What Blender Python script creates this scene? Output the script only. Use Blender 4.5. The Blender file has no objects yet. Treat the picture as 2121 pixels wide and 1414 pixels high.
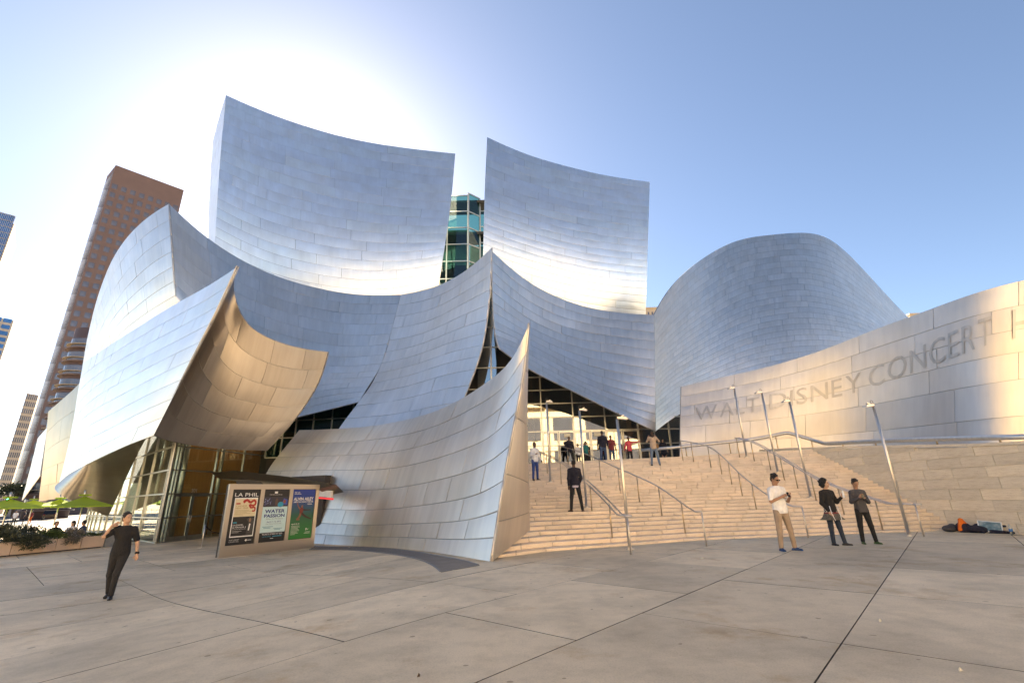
import bpy, bmesh, math, random
import numpy as np
from mathutils import Vector, Matrix

random.seed(7)
rng = np.random.default_rng(7)
scene = bpy.context.scene
col = scene.collection

# ------------------------------------------------------------------ camera
F_PX, CX, CY = 952.0, 1060.5, 707.0
PITCH, ROLL, EYE = math.radians(18.58), math.radians(1.557), 1.45
cam_data = bpy.data.cameras.new('camera')
cam = bpy.data.objects.new('camera', cam_data)
col.objects.link(cam)
cam_data.sensor_fit = 'HORIZONTAL'
cam_data.sensor_width = 36.0
cam_data.lens = 36.0 * F_PX / 2121.0
cam_data.clip_start = 0.1
cam_data.clip_end = 6000.0
cam.location = (0, 0, EYE)
cam.rotation_euler = (Matrix.Rotation(math.pi / 2 + PITCH, 3, 'X') @ Matrix.Rotation(-ROLL, 3, 'Z')).to_euler()
scene.camera = cam

# ------------------------------------------------------------------ sky, sun, exposure
SUN_EL, SUN_AZ = math.radians(34.0), math.radians(-27.0)     # azimuth from +Y towards +X
sun_dir = Vector((math.cos(SUN_EL) * math.sin(SUN_AZ), math.cos(SUN_EL) * math.cos(SUN_AZ), math.sin(SUN_EL)))
world = bpy.data.worlds.new('World')
scene.world = world
world.use_nodes = True
wn = world.node_tree.nodes
wl = world.node_tree.links
wn.clear()
sky = wn.new('ShaderNodeTexSky')
sky.sky_type = 'NISHITA'
sky.sun_disc = False
sky.sun_elevation = SUN_EL
sky.sun_rotation = SUN_AZ
sky.altitude = 100.0
sky.air_density = 0.75
sky.dust_density = 0.4
sky.ozone_density = 3.6
bg = wn.new('ShaderNodeBackground')
bg.inputs['Strength'].default_value = 0.05
wo = wn.new('ShaderNodeOutputWorld')
wl.new(sky.outputs[0], bg.inputs['Color'])
wl.new(bg.outputs[0], wo.inputs['Surface'])
sun_data = bpy.data.lights.new('sun', 'SUN')
sun_data.energy = 5.0
sun_data.angle = math.radians(0.5)
sun_data.color = (1.0, 0.92, 0.80)
sun = bpy.data.objects.new('sun', sun_data)
col.objects.link(sun)
sun.rotation_euler = (-sun_dir).to_track_quat('-Z', 'Y').to_euler()
vs = scene.view_settings
vs.view_transform = 'Standard'
vs.look = 'None'
vs.exposure = 2.6
vs.gamma = 1.0
vs.use_curve_mapping = False
try:
    vs.use_white_balance = True          # camera set for open shade
    vs.white_balance_temperature = 8000.0
except Exception:
    pass
scene.render.engine = 'CYCLES'
cy = scene.cycles
cy.use_denoising = True
try:
    cy.denoiser = 'OPENIMAGEDENOISE'
except Exception:
    pass
cy.max_bounces = 8
cy.diffuse_bounces = 4
cy.glossy_bounces = 5
cy.transmission_bounces = 6
cy.transparent_max_bounces = 12
cy.sample_clamp_indirect = 4.0
cy.caustics_refractive = False

# ------------------------------------------------------------------ geometry helpers
def ray(px, py):
    du, dv = (px - CX) / F_PX, (CY - py) / F_PX
    u = du * math.cos(ROLL) + dv * math.sin(ROLL)
    v = -du * math.sin(ROLL) + dv * math.cos(ROLL)
    return np.array([u, math.cos(PITCH) - v * math.sin(PITCH), math.sin(PITCH) + v * math.cos(PITCH)])
def at(px, py, Y):
    d = ray(px, py)
    return d * (Y / d[1]) + np.array([0, 0, EYE])
def atz(px, py, z):
    d = ray(px, py)
    return d * ((z - EYE) / d[2]) + np.array([0, 0, EYE])
def proj(p):
    p = np.asarray(p, float) - np.array([0, 0, EYE])
    fw = math.cos(PITCH) * p[..., 1] + math.sin(PITCH) * p[..., 2]
    up = -math.sin(PITCH) * p[..., 1] + math.cos(PITCH) * p[..., 2]
    u, v = p[..., 0] / fw, up / fw
    return CX + F_PX * (u * math.cos(ROLL) - v * math.sin(ROLL)), CY - F_PX * (u * math.sin(ROLL) + v * math.cos(ROLL))
def gz(x, y=0.0):
    t = min(1.0, max(0.0, (-x - 0.5) / 8.0))
    return -0.45 * t * t * (3 - 2 * t)
def gnd(px, py):
    d = ray(px, py)
    t = 2.0
    for i in range(120):
        t = 0.7 * t + 0.3 * (gz(d[0] * t) - EYE) / d[2]
    return d * t + np.array([0, 0, EYE])

def spline_basis(n, t):
    """natural cubic spline through n uniform knots, evaluated at t in [0,1]; returns len(t) x n"""
    t = np.clip(np.asarray(t, float), 0, 1) * (n - 1)
    I = np.eye(n)
    if n == 2:
        return np.stack([1 - t, t], 1)
    A = np.zeros((n, n)); Bm = np.zeros((n, n))
    A[0, 0] = A[-1, -1] = 1
    for i in range(1, n - 1):
        A[i, i - 1:i + 2] = (1, 4, 1)
        Bm[i] = 6 * (I[i - 1] - 2 * I[i] + I[i + 1])
    M = np.linalg.solve(A, Bm)
    k = np.minimum(t.astype(int), n - 2)
    s = (t - k)[:, None]
    return (1 - s) * I[k] + s * I[k + 1] + ((1 - s) ** 3 - (1 - s)) / 6 * M[k] + (s ** 3 - s) / 6 * M[k + 1]
def curve_pts(P, m):
    P = np.asarray(P, float)
    return spline_basis(len(P), np.linspace(0, 1, m)) @ P

class Surf:
    def __init__(self, grid):
        self.P = np.array(grid, float)         # rows x cols x 3
        self.R, self.C = self.P.shape[:2]
    def at(self, u, v):
        Bu = spline_basis(self.C, u); Bv = spline_basis(self.R, v)
        return np.einsum('vr,rck,uc->vuk', Bv, self.P, Bu)
    def pts(self, u, v):                        # paired
        Bu = spline_basis(self.C, u); Bv = spline_basis(self.R, v)
        return np.einsum('ir,rck,ic->ik', Bv, self.P, Bu)
    def normals(self, u, v, e=1e-3):
        u = np.asarray(u, float); v = np.asarray(v, float)
        p = self.at(u, v)
        du = self.at(np.clip(u + e, 0, 1), v) - self.at(np.clip(u - e, 0, 1), v)
        dv = self.at(u, np.clip(v + e, 0, 1)) - self.at(u, np.clip(v - e, 0, 1))
        n = np.cross(du, dv)
        n /= np.maximum(np.linalg.norm(n, axis=-1, keepdims=True), 1e-9)
        return n

def mesh_obj(name, verts, faces, mat=None, parent=None, smooth=False, uvs=None, kind=None):
    me = bpy.data.meshes.new(name)
    me.from_pydata([tuple(map(float, v)) for v in verts], [], [tuple(f) for f in faces])
    if uvs is not None:
        lay = me.uv_layers.new(name='UVMap')
        buf = np.empty(len(me.loops) * 2)
        idx = np.empty(len(me.loops), int); me.loops.foreach_get('vertex_index', idx)
        buf[0::2] = np.asarray(uvs)[idx, 0]; buf[1::2] = np.asarray(uvs)[idx, 1]
        lay.data.foreach_set('uv', buf)
    if smooth:
        me.polygons.foreach_set('use_smooth', [True] * len(me.polygons))
    if mat is not None:
        me.materials.append(mat)
    me.update()
    o = bpy.data.objects.new(name, me)
    col.objects.link(o)
    if parent is not None:
        o.parent = parent
    if kind:
        o['kind'] = kind
    return o
def empty(name, loc=(0, 0, 0), parent=None, rz=0.0):
    o = bpy.data.objects.new(name, None)
    o.empty_display_size = 0.3
    col.objects.link(o)
    o.location = tuple(map(float, loc))
    o.rotation_euler = (0, 0, rz)
    if parent is not None:
        o.parent = parent
    return o
def tag(o, label=None, cat=None, group=None, kind=None):
    if label: o['label'] = label
    if cat: o['category'] = cat
    if group: o['group'] = group
    if kind: o['kind'] = kind
    return o

class MB:
    """collects simple solids into one mesh"""
    def __init__(self):
        self.v = []; self.f = []
    def add(self, verts, faces):
        b = len(self.v)
        self.v.extend([tuple(map(float, p)) for p in verts])
        self.f.extend([tuple(i + b for i in f) for f in faces])
        return self
    def hexa(self, p):       # 8 corners: bottom 0-3 ccw, top 4-7
        return self.add(p, [(3, 2, 1, 0), (4, 5, 6, 7), (0, 1, 5, 4), (1, 2, 6, 5), (2, 3, 7, 6), (3, 0, 4, 7)])
    def box(self, x0, x1, y0, y1, z0, z1):
        return self.hexa([(x0, y0, z0), (x1, y0, z0), (x1, y1, z0), (x0, y1, z0), (x0, y0, z1), (x1, y0, z1), (x1, y1, z1), (x0, y1, z1)])
    def beam(self, a, b, w, h=None, up=(0, 0, 1)):
        h = h or w
        a = np.asarray(a, float); b = np.asarray(b, float)
        d = b - a; d /= max(np.linalg.norm(d), 1e-9)
        up = np.asarray(up, float)
        if abs(d @ up) > 0.97: up = np.array([0, 1.0, 0])
        s = np.cross(d, up); s /= np.linalg.norm(s)
        t = np.cross(s, d)
        c = [(-1, -1), (1, -1), (1, 1), (-1, 1)]
        return self.hexa([a + s * w / 2 * i + t * h / 2 * j for i, j in c] + [b + s * w / 2 * i + t * h / 2 * j for i, j in c])
    def tube(self, pts, r, n=8, caps=True):
        pts = np.asarray(pts, float)
        m = len(pts)
        rr = np.broadcast_to(np.asarray(r, float), (m,))
        tg = np.gradient(pts, axis=0); tg /= np.maximum(np.linalg.norm(tg, axis=1, keepdims=True), 1e-9)
        s = np.cross(tg[0], (0, 0, 1.0))
        if np.linalg.norm(s) < 1e-3: s = np.array([1.0, 0, 0])
        s /= np.linalg.norm(s)
        V = []
        for i in range(m):
            s = s - tg[i] * (s @ tg[i]); s /= max(np.linalg.norm(s), 1e-9)
            t = np.cross(tg[i], s)
            for k in range(n):
                a = 2 * math.pi * k / n
                V.append(pts[i] + rr[i] * (math.cos(a) * s + math.sin(a) * t))
        Fc = []
        for i in range(m - 1):
            for k in range(n):
                k2 = (k + 1) % n
                Fc.append((i * n + k, i * n + k2, (i + 1) * n + k2, (i + 1) * n + k))
        if caps:
            Fc.append(tuple(range(n - 1, -1, -1))); Fc.append(tuple((m - 1) * n + k for k in range(n)))
        return self.add(V, Fc)
    def lathe(self, prof, n=12, c=(0, 0, 0)):
        V = []; Fc = []
        for r, z in prof:
            for k in range(n):
                a = 2 * math.pi * k / n
                V.append((c[0] + r * math.cos(a), c[1] + r * math.sin(a), c[2] + z))
        for i in range(len(prof) - 1):
            for k in range(n):
                k2 = (k + 1) % n
                Fc.append((i * n + k, i * n + k2, (i + 1) * n + k2, (i + 1) * n + k))
        Fc.append(tuple(range(n - 1, -1, -1))); Fc.append(tuple((len(prof) - 1) * n + k for k in range(n)))
        return self.add(V, Fc)
    def prism(self, poly, z0, z1):
        n = len(poly)
        V = [(p[0], p[1], z0) for p in poly] + [(p[0], p[1], z1) for p in poly]
        return self.add(V, [tuple(range(n - 1, -1, -1)), tuple(range(n, 2 * n))] + [(i, (i + 1) % n, n + (i + 1) % n, n + i) for i in range(n)])
    def slab(self, pts, normal, th):      # polygon with thickness along normal
        n = len(pts); nn = np.asarray(normal, float) * th
        V = [np.asarray(p, float) for p in pts] + [np.asarray(p, float) + nn for p in pts]
        return self.add(V, [tuple(range(n - 1, -1, -1)), tuple(range(n, 2 * n))] + [(i, (i + 1) % n, n + (i + 1) % n, n + i) for i in range(n)])
    def build(self, name, mat, parent=None, smooth=False, kind=None):
        return mesh_obj(name, self.v, self.f, mat, parent, smooth, kind=kind)

# ------------------------------------------------------------------ materials
def new_mat(name):
    m = bpy.data.materials.new(name)
    m.use_nodes = True
    return m, m.node_tree.nodes, m.node_tree.links, m.node_tree.nodes['Principled BSDF']
def rnd_node(n, l):
    """one random number per object and per loose piece"""
    oi = n.new('ShaderNodeObjectInfo'); ge = n.new('ShaderNodeNewGeometry')
    ad = n.new('ShaderNodeMath'); ad.operation = 'ADD'
    l.new(oi.outputs['Random'], ad.inputs[0]); l.new(ge.outputs['Random Per Island'], ad.inputs[1])
    fr = n.new('ShaderNodeMath'); fr.operation = 'FRACT'
    l.new(ad.outputs[0], fr.inputs[0])
    return fr.outputs[0]
def ramp(n, l, fac, stops):
    r = n.new('ShaderNodeValToRGB')
    e = r.color_ramp.elements
    while len(e) < len(stops): e.new(0.5)
    for k, (p, c) in enumerate(stops):
        e[k].position = p; e[k].color = (c[0], c[1], c[2], 1) if not isinstance(c, (int, float)) else (c, c, c, 1)
    l.new(fac, r.inputs[0])
    return r.outputs[0]
def mix(n, l, fac, a, b, mode='MIX'):
    m = n.new('ShaderNodeMix'); m.data_type = 'RGBA'; m.blend_type = mode
    if isinstance(fac, (int, float)): m.inputs[0].default_value = fac
    else: l.new(fac, m.inputs[0])
    for s, x in ((6, a), (7, b)):
        if isinstance(x, tuple): m.inputs[s].default_value = (x[0], x[1], x[2], 1)
        else: l.new(x, m.inputs[s])
    return m.outputs[2]
def noise(n, l, scale, detail=4, rough=0.55, vec=None, sc=None):
    t = n.new('ShaderNodeTexNoise')
    t.inputs['Scale'].default_value = scale; t.inputs['Detail'].default_value = detail; t.inputs['Roughness'].default_value = rough
    if vec is not None:
        if sc is not None:
            mp = n.new('ShaderNodeMapping'); mp.inputs['Scale'].default_value = sc
            l.new(vec, mp.inputs[0]); vec = mp.outputs[0]
        l.new(vec, t.inputs['Vector'])
    return t.outputs['Fac']
def coord(n, which='Object'):
    return n.new('ShaderNodeTexCoord').outputs[which]
def bump(n, l, h, strength, dist, bsdf):
    b = n.new('ShaderNodeBump'); b.inputs['Strength'].default_value = strength; b.inputs['Distance'].default_value = dist
    l.new(h, b.inputs['Height']); l.new(b.outputs[0], bsdf.inputs['Normal'])

def simple(name, c, rough=0.6, metal=0.0, var=0.12, nscale=6.0, spec=None, bumpy=0.0):
    m, n, l, b = new_mat(name)
    nz = noise(n, l, nscale, 5, 0.6, coord(n))
    cc = ramp(n, l, nz, [(0.25, tuple(x * (1 - var) for x in c)), (0.75, tuple(min(1, x * (1 + var)) for x in c))])
    l.new(cc, b.inputs['Base Color'])
    b.inputs['Roughness'].default_value = rough
    b.inputs['Metallic'].default_value = metal
    if bumpy: bump(n, l, noise(n, l, nscale * 8, 4, 0.6, coord(n)), bumpy, 0.01, b)
    return m

def steel_panel(name, c=(0.86, 0.815, 0.755), rough=0.36, var=0.035, streak=0.12, warm=0.0, rvar=0.035):
    m, n, l, b = new_mat(name)
    b.inputs['Metallic'].default_value = 1.0
    rnd = rnd_node(n, l)
    uv = coord(n, 'UV')
    st = noise(n, l, 1.0, 5, 0.65, uv, (2.6, 0.22, 1))      # streaks that run down the sheet
    st2 = noise(n, l, 1.0, 3, 0.5, uv, (0.5, 0.35, 1))       # cloudy oxide stains
    base = ramp(n, l, rnd, [(0.0, tuple(x * (1 - var) for x in c)), (0.5, c), (1.0, tuple(min(0.95, x * (1 + var)) for x in c))])
    dirt = ramp(n, l, st, [(0.30, 1 - streak), (0.62, 1.0)])
    base = mix(n, l, 1.0, base, dirt, 'MULTIPLY')
    base = mix(n, l, 1.0, base, ramp(n, l, st2, [(0.3, (0.90, 0.87, 0.83)), (0.7, (1, 1, 1))]), 'MULTIPLY')
    l.new(base, b.inputs['Base Color'])
    r2 = n.new('ShaderNodeMath'); r2.operation = 'MULTIPLY'; l.new(rnd, r2.inputs[0]); r2.inputs[1].default_value = 7.31
    r3 = n.new('ShaderNodeMath'); r3.operation = 'FRACT'; l.new(r2.outputs[0], r3.inputs[0])
    mr = n.new('ShaderNodeMapRange'); l.new(r3.outputs[0], mr.inputs[0])
    mr.inputs[3].default_value = rough - rvar * 0.5; mr.inputs[4].default_value = rough + rvar * 0.5
    ad = n.new('ShaderNodeMath'); ad.operation = 'MULTIPLY_ADD'; l.new(st, ad.inputs[0]); ad.inputs[1].default_value = 0.16
    l.new(mr.outputs[0], ad.inputs[2]); 
    sb = n.new('ShaderNodeMath'); sb.operation = 'SUBTRACT'; l.new(ad.outputs[0], sb.inputs[0]); sb.inputs[1].default_value = 0.08
    l.new(sb.outputs[0], b.inputs['Roughness'])
    bump(n, l, noise(n, l, 1.0, 2, 0.5, uv, (0.5, 0.4, 1)), 0.08, 0.03, b)
    return m

M = {}
M['steel'] = steel_panel('brushed_steel')
M['steel_low'] = steel_panel('brushed_steel_worn', (0.80, 0.76, 0.70), 0.42, 0.04, 0.14)
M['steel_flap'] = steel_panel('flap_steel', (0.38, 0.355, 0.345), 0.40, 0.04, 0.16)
M['steel_pale'] = steel_panel('satin_steel', (0.88, 0.93, 0.97), 0.43, 0.018, 0.06)
M['steel_sign'] = steel_panel('sign_wall_steel', (0.66, 0.63, 0.59), 0.48, 0.03, 0.12)
M['steel_bronze'] = steel_panel('bronze_toned_steel', (0.62, 0.47, 0.31), 0.33, 0.04, 0.15)
M['seam'] = simple('seam_backing', (0.40, 0.40, 0.40), 0.5, 0.8, 0.05)
# ------------------------------------------------------------------ the concert hall: curved metal sails made of panels
hall = empty('concert_hall', (0, 30, 0))
tag(hall, 'curving brushed steel concert hall with soaring panelled sails above the plaza', 'building')
HOFF = np.array([0, 30.0, 0])
panel_records = []        # (screen area, sail object, verts, faces, uvs, material)

def px_grid(rows):
    return [[at(*p) for p in r] for r in rows]

def sail(name, rows, nrows, plen, mat, stagger=0.5, th=0.05, gap=0.026, label=None, sub=(5, 3), tilt=0.003, flip=False, jitter=0.18, rim=0.035, backmat=None, grid=None):
    S = Surf(px_grid(rows) if grid is None else grid)
    nu, nv = 76, 44
    us = np.linspace(0, 1, nu); vs_ = np.linspace(0, 1, nv)
    P = S.at(us, vs_); N = S.normals(us, vs_)
    # orient normals to the viewer's side
    tocam = np.array([0, 0, EYE]) - P
    sgn = 1.0 if np.mean(np.sum(N * tocam, -1) / np.linalg.norm(tocam, axis=-1)) > 0 else -1.0
    if flip: sgn = -sgn
    N = N * sgn
    # backing shell, a closed slab behind the panels
    Fv = (P - N * 0.03).reshape(-1, 3); Bv = (P - N * (0.03 + th)).reshape(-1, 3)
    V = np.concatenate([Fv, Bv]) - HOFF
    Fc = []
    m = nu * nv
    for j in range(nv - 1):
        for i in range(nu - 1):
            a, b, c, d = j * nu + i, j * nu + i + 1, (j + 1) * nu + i + 1, (j + 1) * nu + i
            Fc.append((a, b, c, d) if sgn > 0 else (d, c, b, a))
            Fc.append((m + d, m + c, m + b, m + a) if sgn > 0 else (m + a, m + b, m + c, m + d))
    loop = [i for i in range(nu)] + [j * nu + nu - 1 for j in range(1, nv)] + [(nv - 1) * nu + i for i in range(nu - 2, -1, -1)] + [j * nu for j in range(nv - 2, 0, -1)]
    for k in range(len(loop)):
        a, b = loop[k], loop[(k + 1) % len(loop)]
        Fc.append((a, m + a, m + b, b))
    o = mesh_obj(name, V, Fc, backmat or M['seam'], hall, smooth=False)
    if label: o['label'] = label
    # panels
    vb = np.linspace(0, 1, nrows + 1)
    for r in range(nrows):
        vm = 0.5 * (vb[r] + vb[r + 1])
        uu = np.linspace(0, 1, 81)
        line = S.at(uu, [vm])[0]
        s = np.concatenate([[0], np.cumsum(np.linalg.norm(np.diff(line, axis=0), axis=1))])
        L = s[-1]
        cuts = [0.0]
        x = plen * ((r % 2) * stagger + (1 - stagger) * 1.0 + random.uniform(-jitter, jitter) if stagger else 1.0 + random.uniform(-jitter, jitter) * 0.2)
        while x < L - 0.35 * plen:
            if x > 0.25 * plen: cuts.append(x)
            x += plen * (1 + random.uniform(-jitter, jitter))
        cuts.append(L)
        h = np.linalg.norm(S.at([0.5], [vb[r]])[0, 0] - S.at([0.5], [vb[r + 1]])[0, 0])
        dv = (vb[r + 1] - vb[r]) * min(0.2, gap * 0.5 / max(h, 0.05))
        for c in range(len(cuts) - 1):
            u0, u1 = np.interp([cuts[c] + gap * 0.4, cuts[c + 1] - gap * 0.4], s, uu)
            nx, ny = sub
            pu = np.linspace(u0, u1, nx + 1); pv = np.linspace(vb[r] + dv, vb[r + 1] - dv, ny + 1)
            pp = S.at(pu, pv); nn = S.normals(pu, pv) * sgn
            wu = np.linspace(-1, 1, nx + 1)[None, :, None]; wv = np.linspace(-1, 1, ny + 1)[:, None, None]
            plane = random.gauss(0, tilt) * wu * (cuts[c + 1] - cuts[c]) * 0.5 + random.gauss(0, tilt) * wv * h * 0.5
            pillow = 0.012 * (1 - wu ** 2) * (1 - wv ** 2)
            top = pp + nn * (plane + pillow)
            k = (nx + 1) * (ny + 1)
            ed = [i for i in range(nx + 1)] + [j * (nx + 1) + nx for j in range(1, ny + 1)] + [ny * (nx + 1) + i for i in range(nx - 1, -1, -1)] + [j * (nx + 1) for j in range(ny - 1, 0, -1)]
            tv = top.reshape(-1, 3)
            rim_t = tv[ed]; rim_b = rim_t - nn.reshape(-1, 3)[ed] * rim
            vv = np.concatenate([tv, rim_t, rim_b])
            ff = []
            for j in range(ny):
                for i in range(nx):
                    q = (j * (nx + 1) + i, j * (nx + 1) + i + 1, (j + 1) * (nx + 1) + i + 1, (j + 1) * (nx + 1) + i)
                    ff.append(q if sgn > 0 else q[::-1])
            e = len(ed)
            for q in range(e):
                ff.append((k + q, k + e + q, k + e + (q + 1) % e, k + (q + 1) % e) if sgn > 0 else (k + (q + 1) % e, k + e + (q + 1) % e, k + e + q, k + q))
            su = np.interp(pu, uu, s)
            uvt = np.stack([np.broadcast_to(su[None, :], (ny + 1, nx + 1)), np.broadcast_to((pv * h * nrows)[:, None], (ny + 1, nx + 1))], -1).reshape(-1, 2) + (r * 3.17) * np.array([1, 0])
            uv = np.concatenate([uvt, uvt[ed], uvt[ed]])
            x_, y_ = proj(tv)
            x_ = np.clip(x_, 0, 2121); y_ = np.clip(y_, 0, 1414)
            facing = np.mean(np.sum(nn.reshape(-1, 3) * (np.array([0, 0, EYE]) - tv), -1))
            area = (x_.max() - x_.min()) * (y_.max() - y_.min()) * (0.15 if facing < 0 else 1.0)
            panel_records.append((area, o, vv, ff, uv, mat))
    o['_s'] = 0
    del o['_s']
    return S, o

# --- tall wings at the back
TL_rows = [
    [(468, 197, 45.4), (560, 236, 43.5), (690, 278, 42.3), (820, 304, 42.1), (943, 318, 43.0)],
    [(456, 330, 42.0), (556, 372, 40.6), (688, 408, 39.7), (815, 428, 39.7), (932, 436, 40.8)],
    [(447, 470, 40.9), (552, 520, 39.7), (684, 552, 39.0), (806, 560, 39.0), (916, 545, 40.1)],
    [(440, 610, 42.0), (550, 660, 40.9), (680, 690, 40.3), (800, 690, 40.4), (902, 650, 41.4)]]
S_TL, o_TL = sail('sail', TL_rows, 21, 6.0, M['steel_pale'], gap=0.03, sub=(8, 4), label='tall left wing, its steel skin mirroring blue sky')
TLs_rows = [
    [(468, 197, 45.4), (452, 250, 50.0), (441, 292, 56.0)],
    [(456, 330, 42.0), (443, 365, 47.0), (434, 395, 53.0)],
    [(447, 470, 40.9), (437, 490, 46.0), (431, 505, 52.0)],
    [(440, 610, 42.0), (432, 620, 47.5), (427, 630, 53.0)]]
S_TLs, o_TLs = sail('sail', TLs_rows, 21, 4.6, M['steel_pale'], label='narrow side return of the tall left wing')
TR_rows = [
    [(1009, 284, 42.2), (1090, 319, 41.5), (1180, 346, 41.8), (1265, 365, 42.7), (1346, 377, 44.4)],
    [(1004, 395, 40.0), (1088, 425, 39.6), (1178, 450, 39.9), (1262, 465, 40.7), (1343, 475, 42.3)],
    [(1001, 500, 39.6), (1086, 530, 39.3), (1176, 555, 39.6), (1260, 570, 40.3), (1340, 578, 41.9)],
    [(998, 610, 40.8), (1085, 640, 40.5), (1175, 665, 40.8), (1258, 680, 41.5), (1336, 690, 43.0)]]
S_TR, o_TR = sail('sail', TR_rows, 22, 5.4, M['steel_pale'], gap=0.03, sub=(8, 4), label='tall right wing of pale steel rising behind the entrance')

# --- upper left prow
UL_rows = [
    [(350, 422, 30.2), (300, 455, 32.0), (252, 506, 34.7), (218, 570, 38.2), (195, 640, 42.2), (180, 705, 46.2), (170, 760, 50.2)],
    [(357, 520, 29.4), (312, 548, 31.1), (265, 592, 33.8), (230, 640, 37.3), (204, 692, 41.3), (186, 738, 45.3), (172, 778, 49.3)],
    [(363, 612, 29.8), (322, 636, 31.4), (276, 668, 34.1), (240, 700, 37.6), (212, 735, 41.6), (190, 765, 45.6), (174, 795, 49.6)],
    [(370, 700, 31.0), (330, 720, 32.6), (286, 742, 35.2), (250, 764, 38.6), (220, 785, 42.6), (196, 803, 46.6), (177, 820, 50.6)]]
S_UL, o_UL = sail('sail', UL_rows, 9, 4.0, M['steel'], label='convex upper left sail swept back from its prow')

# --- concave wall between the two peaks, left half then right half
CL_rows = [
    [(350, 422, 30.2), (440, 500, 33.5), (545, 560, 36.3), (640, 592, 37.2), (735, 609, 37.0), (830, 610, 35.8)],
    [(357, 520, 29.4), (440, 590, 32.8), (540, 640, 35.2), (632, 668, 35.9), (722, 682, 35.4), (812, 680, 34.0)],
    [(363, 612, 29.8), (440, 680, 32.0), (535, 728, 34.0), (624, 750, 34.3), (708, 758, 33.6), (790, 752, 32.0)],
    [(368, 700, 31.0), (440, 780, 31.2), (530, 820, 32.6), (612, 812, 32.7), (690, 800, 32.0), (766, 795, 30.8)],
    [(372, 790, 32.0), (450, 862, 30.5), (535, 880, 31.2), (607, 866, 31.2), (680, 848, 30.6), (744, 832, 29.8)]]
S_CL, o_CL = sail('sail', CL_rows, 14, 3.6, M['steel'], stagger=0.0, label='blue grey concave wall behind the left flare')
CR_rows = [
    [(830, 610, 35.8), (905, 592, 33.0), (970, 556, 29.0), (1018, 513, 24.8)],
    [(812, 680, 34.0), (885, 665, 31.6), (957, 630, 28.2), (1014, 600, 24.8)],
    [(790, 752, 32.0), (862, 735, 30.0), (937, 708, 27.2), (1004, 690, 24.8)],
    [(756, 815, 29.2), (840, 800, 27.8), (915, 778, 26.2), (984, 765, 24.6)],
    [(700, 890, 26.6), (800, 885, 25.6), (885, 872, 25.0), (945, 862, 24.4)],
    [(690, 930, 26.0), (790, 930, 25.2), (870, 920, 24.6), (920, 910, 24.2)]]
S_CR, o_CR = sail('sail', CR_rows, 15, 2.6, M['steel'], stagger=0.5, label='right half of the concave wall with zigzag seams rising to a peak')
# --- sail over the entrance
MR_rows = [
    [(1020, 521, 25.2), (1100, 586, 28.6), (1190, 628, 30.6), (1275, 646, 31.0), (1355, 652, 30.0)],
    [(1020, 610, 25.0), (1100, 668, 28.0), (1190, 705, 29.8), (1275, 720, 30.2), (1356, 732, 29.6)],
    [(1026, 690, 24.8), (1100, 722, 27.0), (1190, 768, 28.6), (1275, 798, 29.2), (1357, 815, 29.2)],
    [(1036, 722, 24.6), (1102, 767, 26.0), (1186, 809, 27.4), (1272, 852, 28.2), (1358, 893, 28.8)]]
S_MR, o_MR = sail('sail', MR_rows, 13, 3.0, M['steel'], label='pale steel sail hanging over the glass entrance')
# --- low left flare, outer face and inner flap
FO_rows = [
    [(493, 551, 21.6), (430, 592, 22.9), (362, 630, 25.0), (300, 668, 27.9), (245, 703, 31.6), (203, 730, 36.2), (172, 752, 41.8)],
    [(452, 640, 22.0), (395, 672, 23.2), (330, 706, 25.2), (272, 738, 28.0), (222, 768, 31.7), (185, 795, 36.0), (160, 820, 41.5)],
    [(408, 725, 22.6), (355, 750, 23.7), (296, 780, 25.6), (244, 808, 28.3), (200, 833, 31.8), (168, 860, 36.0), (149, 885, 41.3)],
    [(362, 815, 23.4), (314, 836, 24.4), (262, 862, 26.1), (216, 886, 28.7), (178, 905, 32.0), (152, 926, 36.0), (136, 945, 41.2)],
    [(318, 902, 24.3), (276, 917, 25.2), (232, 936, 26.7), (192, 955, 29.0), (160, 972, 32.2), (138, 985, 36.0), (122, 1000, 41.0)]]
S_FO, o_FO = sail('sail', FO_rows, 9, 3.6, M['steel_pale'], label='bright outer face of the low left flare')
FF_rows = [
    [(493, 551, 21.6), (485, 600, 22.8), (508, 664, 23.2), (562, 702, 23.2), (620, 720, 22.7), (679, 729, 21.8)],
    [(452, 640, 22.0), (455, 690, 23.2), (487, 742, 23.9), (545, 772, 24.0), (605, 785, 23.6), (662, 785, 22.7)],
    [(408, 725, 22.6), (420, 768, 23.7), (460, 812, 24.5), (520, 832, 24.7), (580, 842, 24.4), (632, 838, 23.6)],
    [(362, 815, 23.4), (382, 846, 24.3), (430, 872, 25.1), (490, 886, 25.3), (545, 890, 25.1), (594, 888, 24.6)],
    [(318, 902, 24.3), (350, 913, 24.9), (400, 922, 25.6), (455, 929, 25.9), (505, 932, 25.8), (552, 933, 25.5)]]
S_FF, o_FF = sail('sail', FF_rows, 6, 2.4, M['steel_flap'], label='curling inner flap of the low left flare, dark then copper lit')
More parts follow.
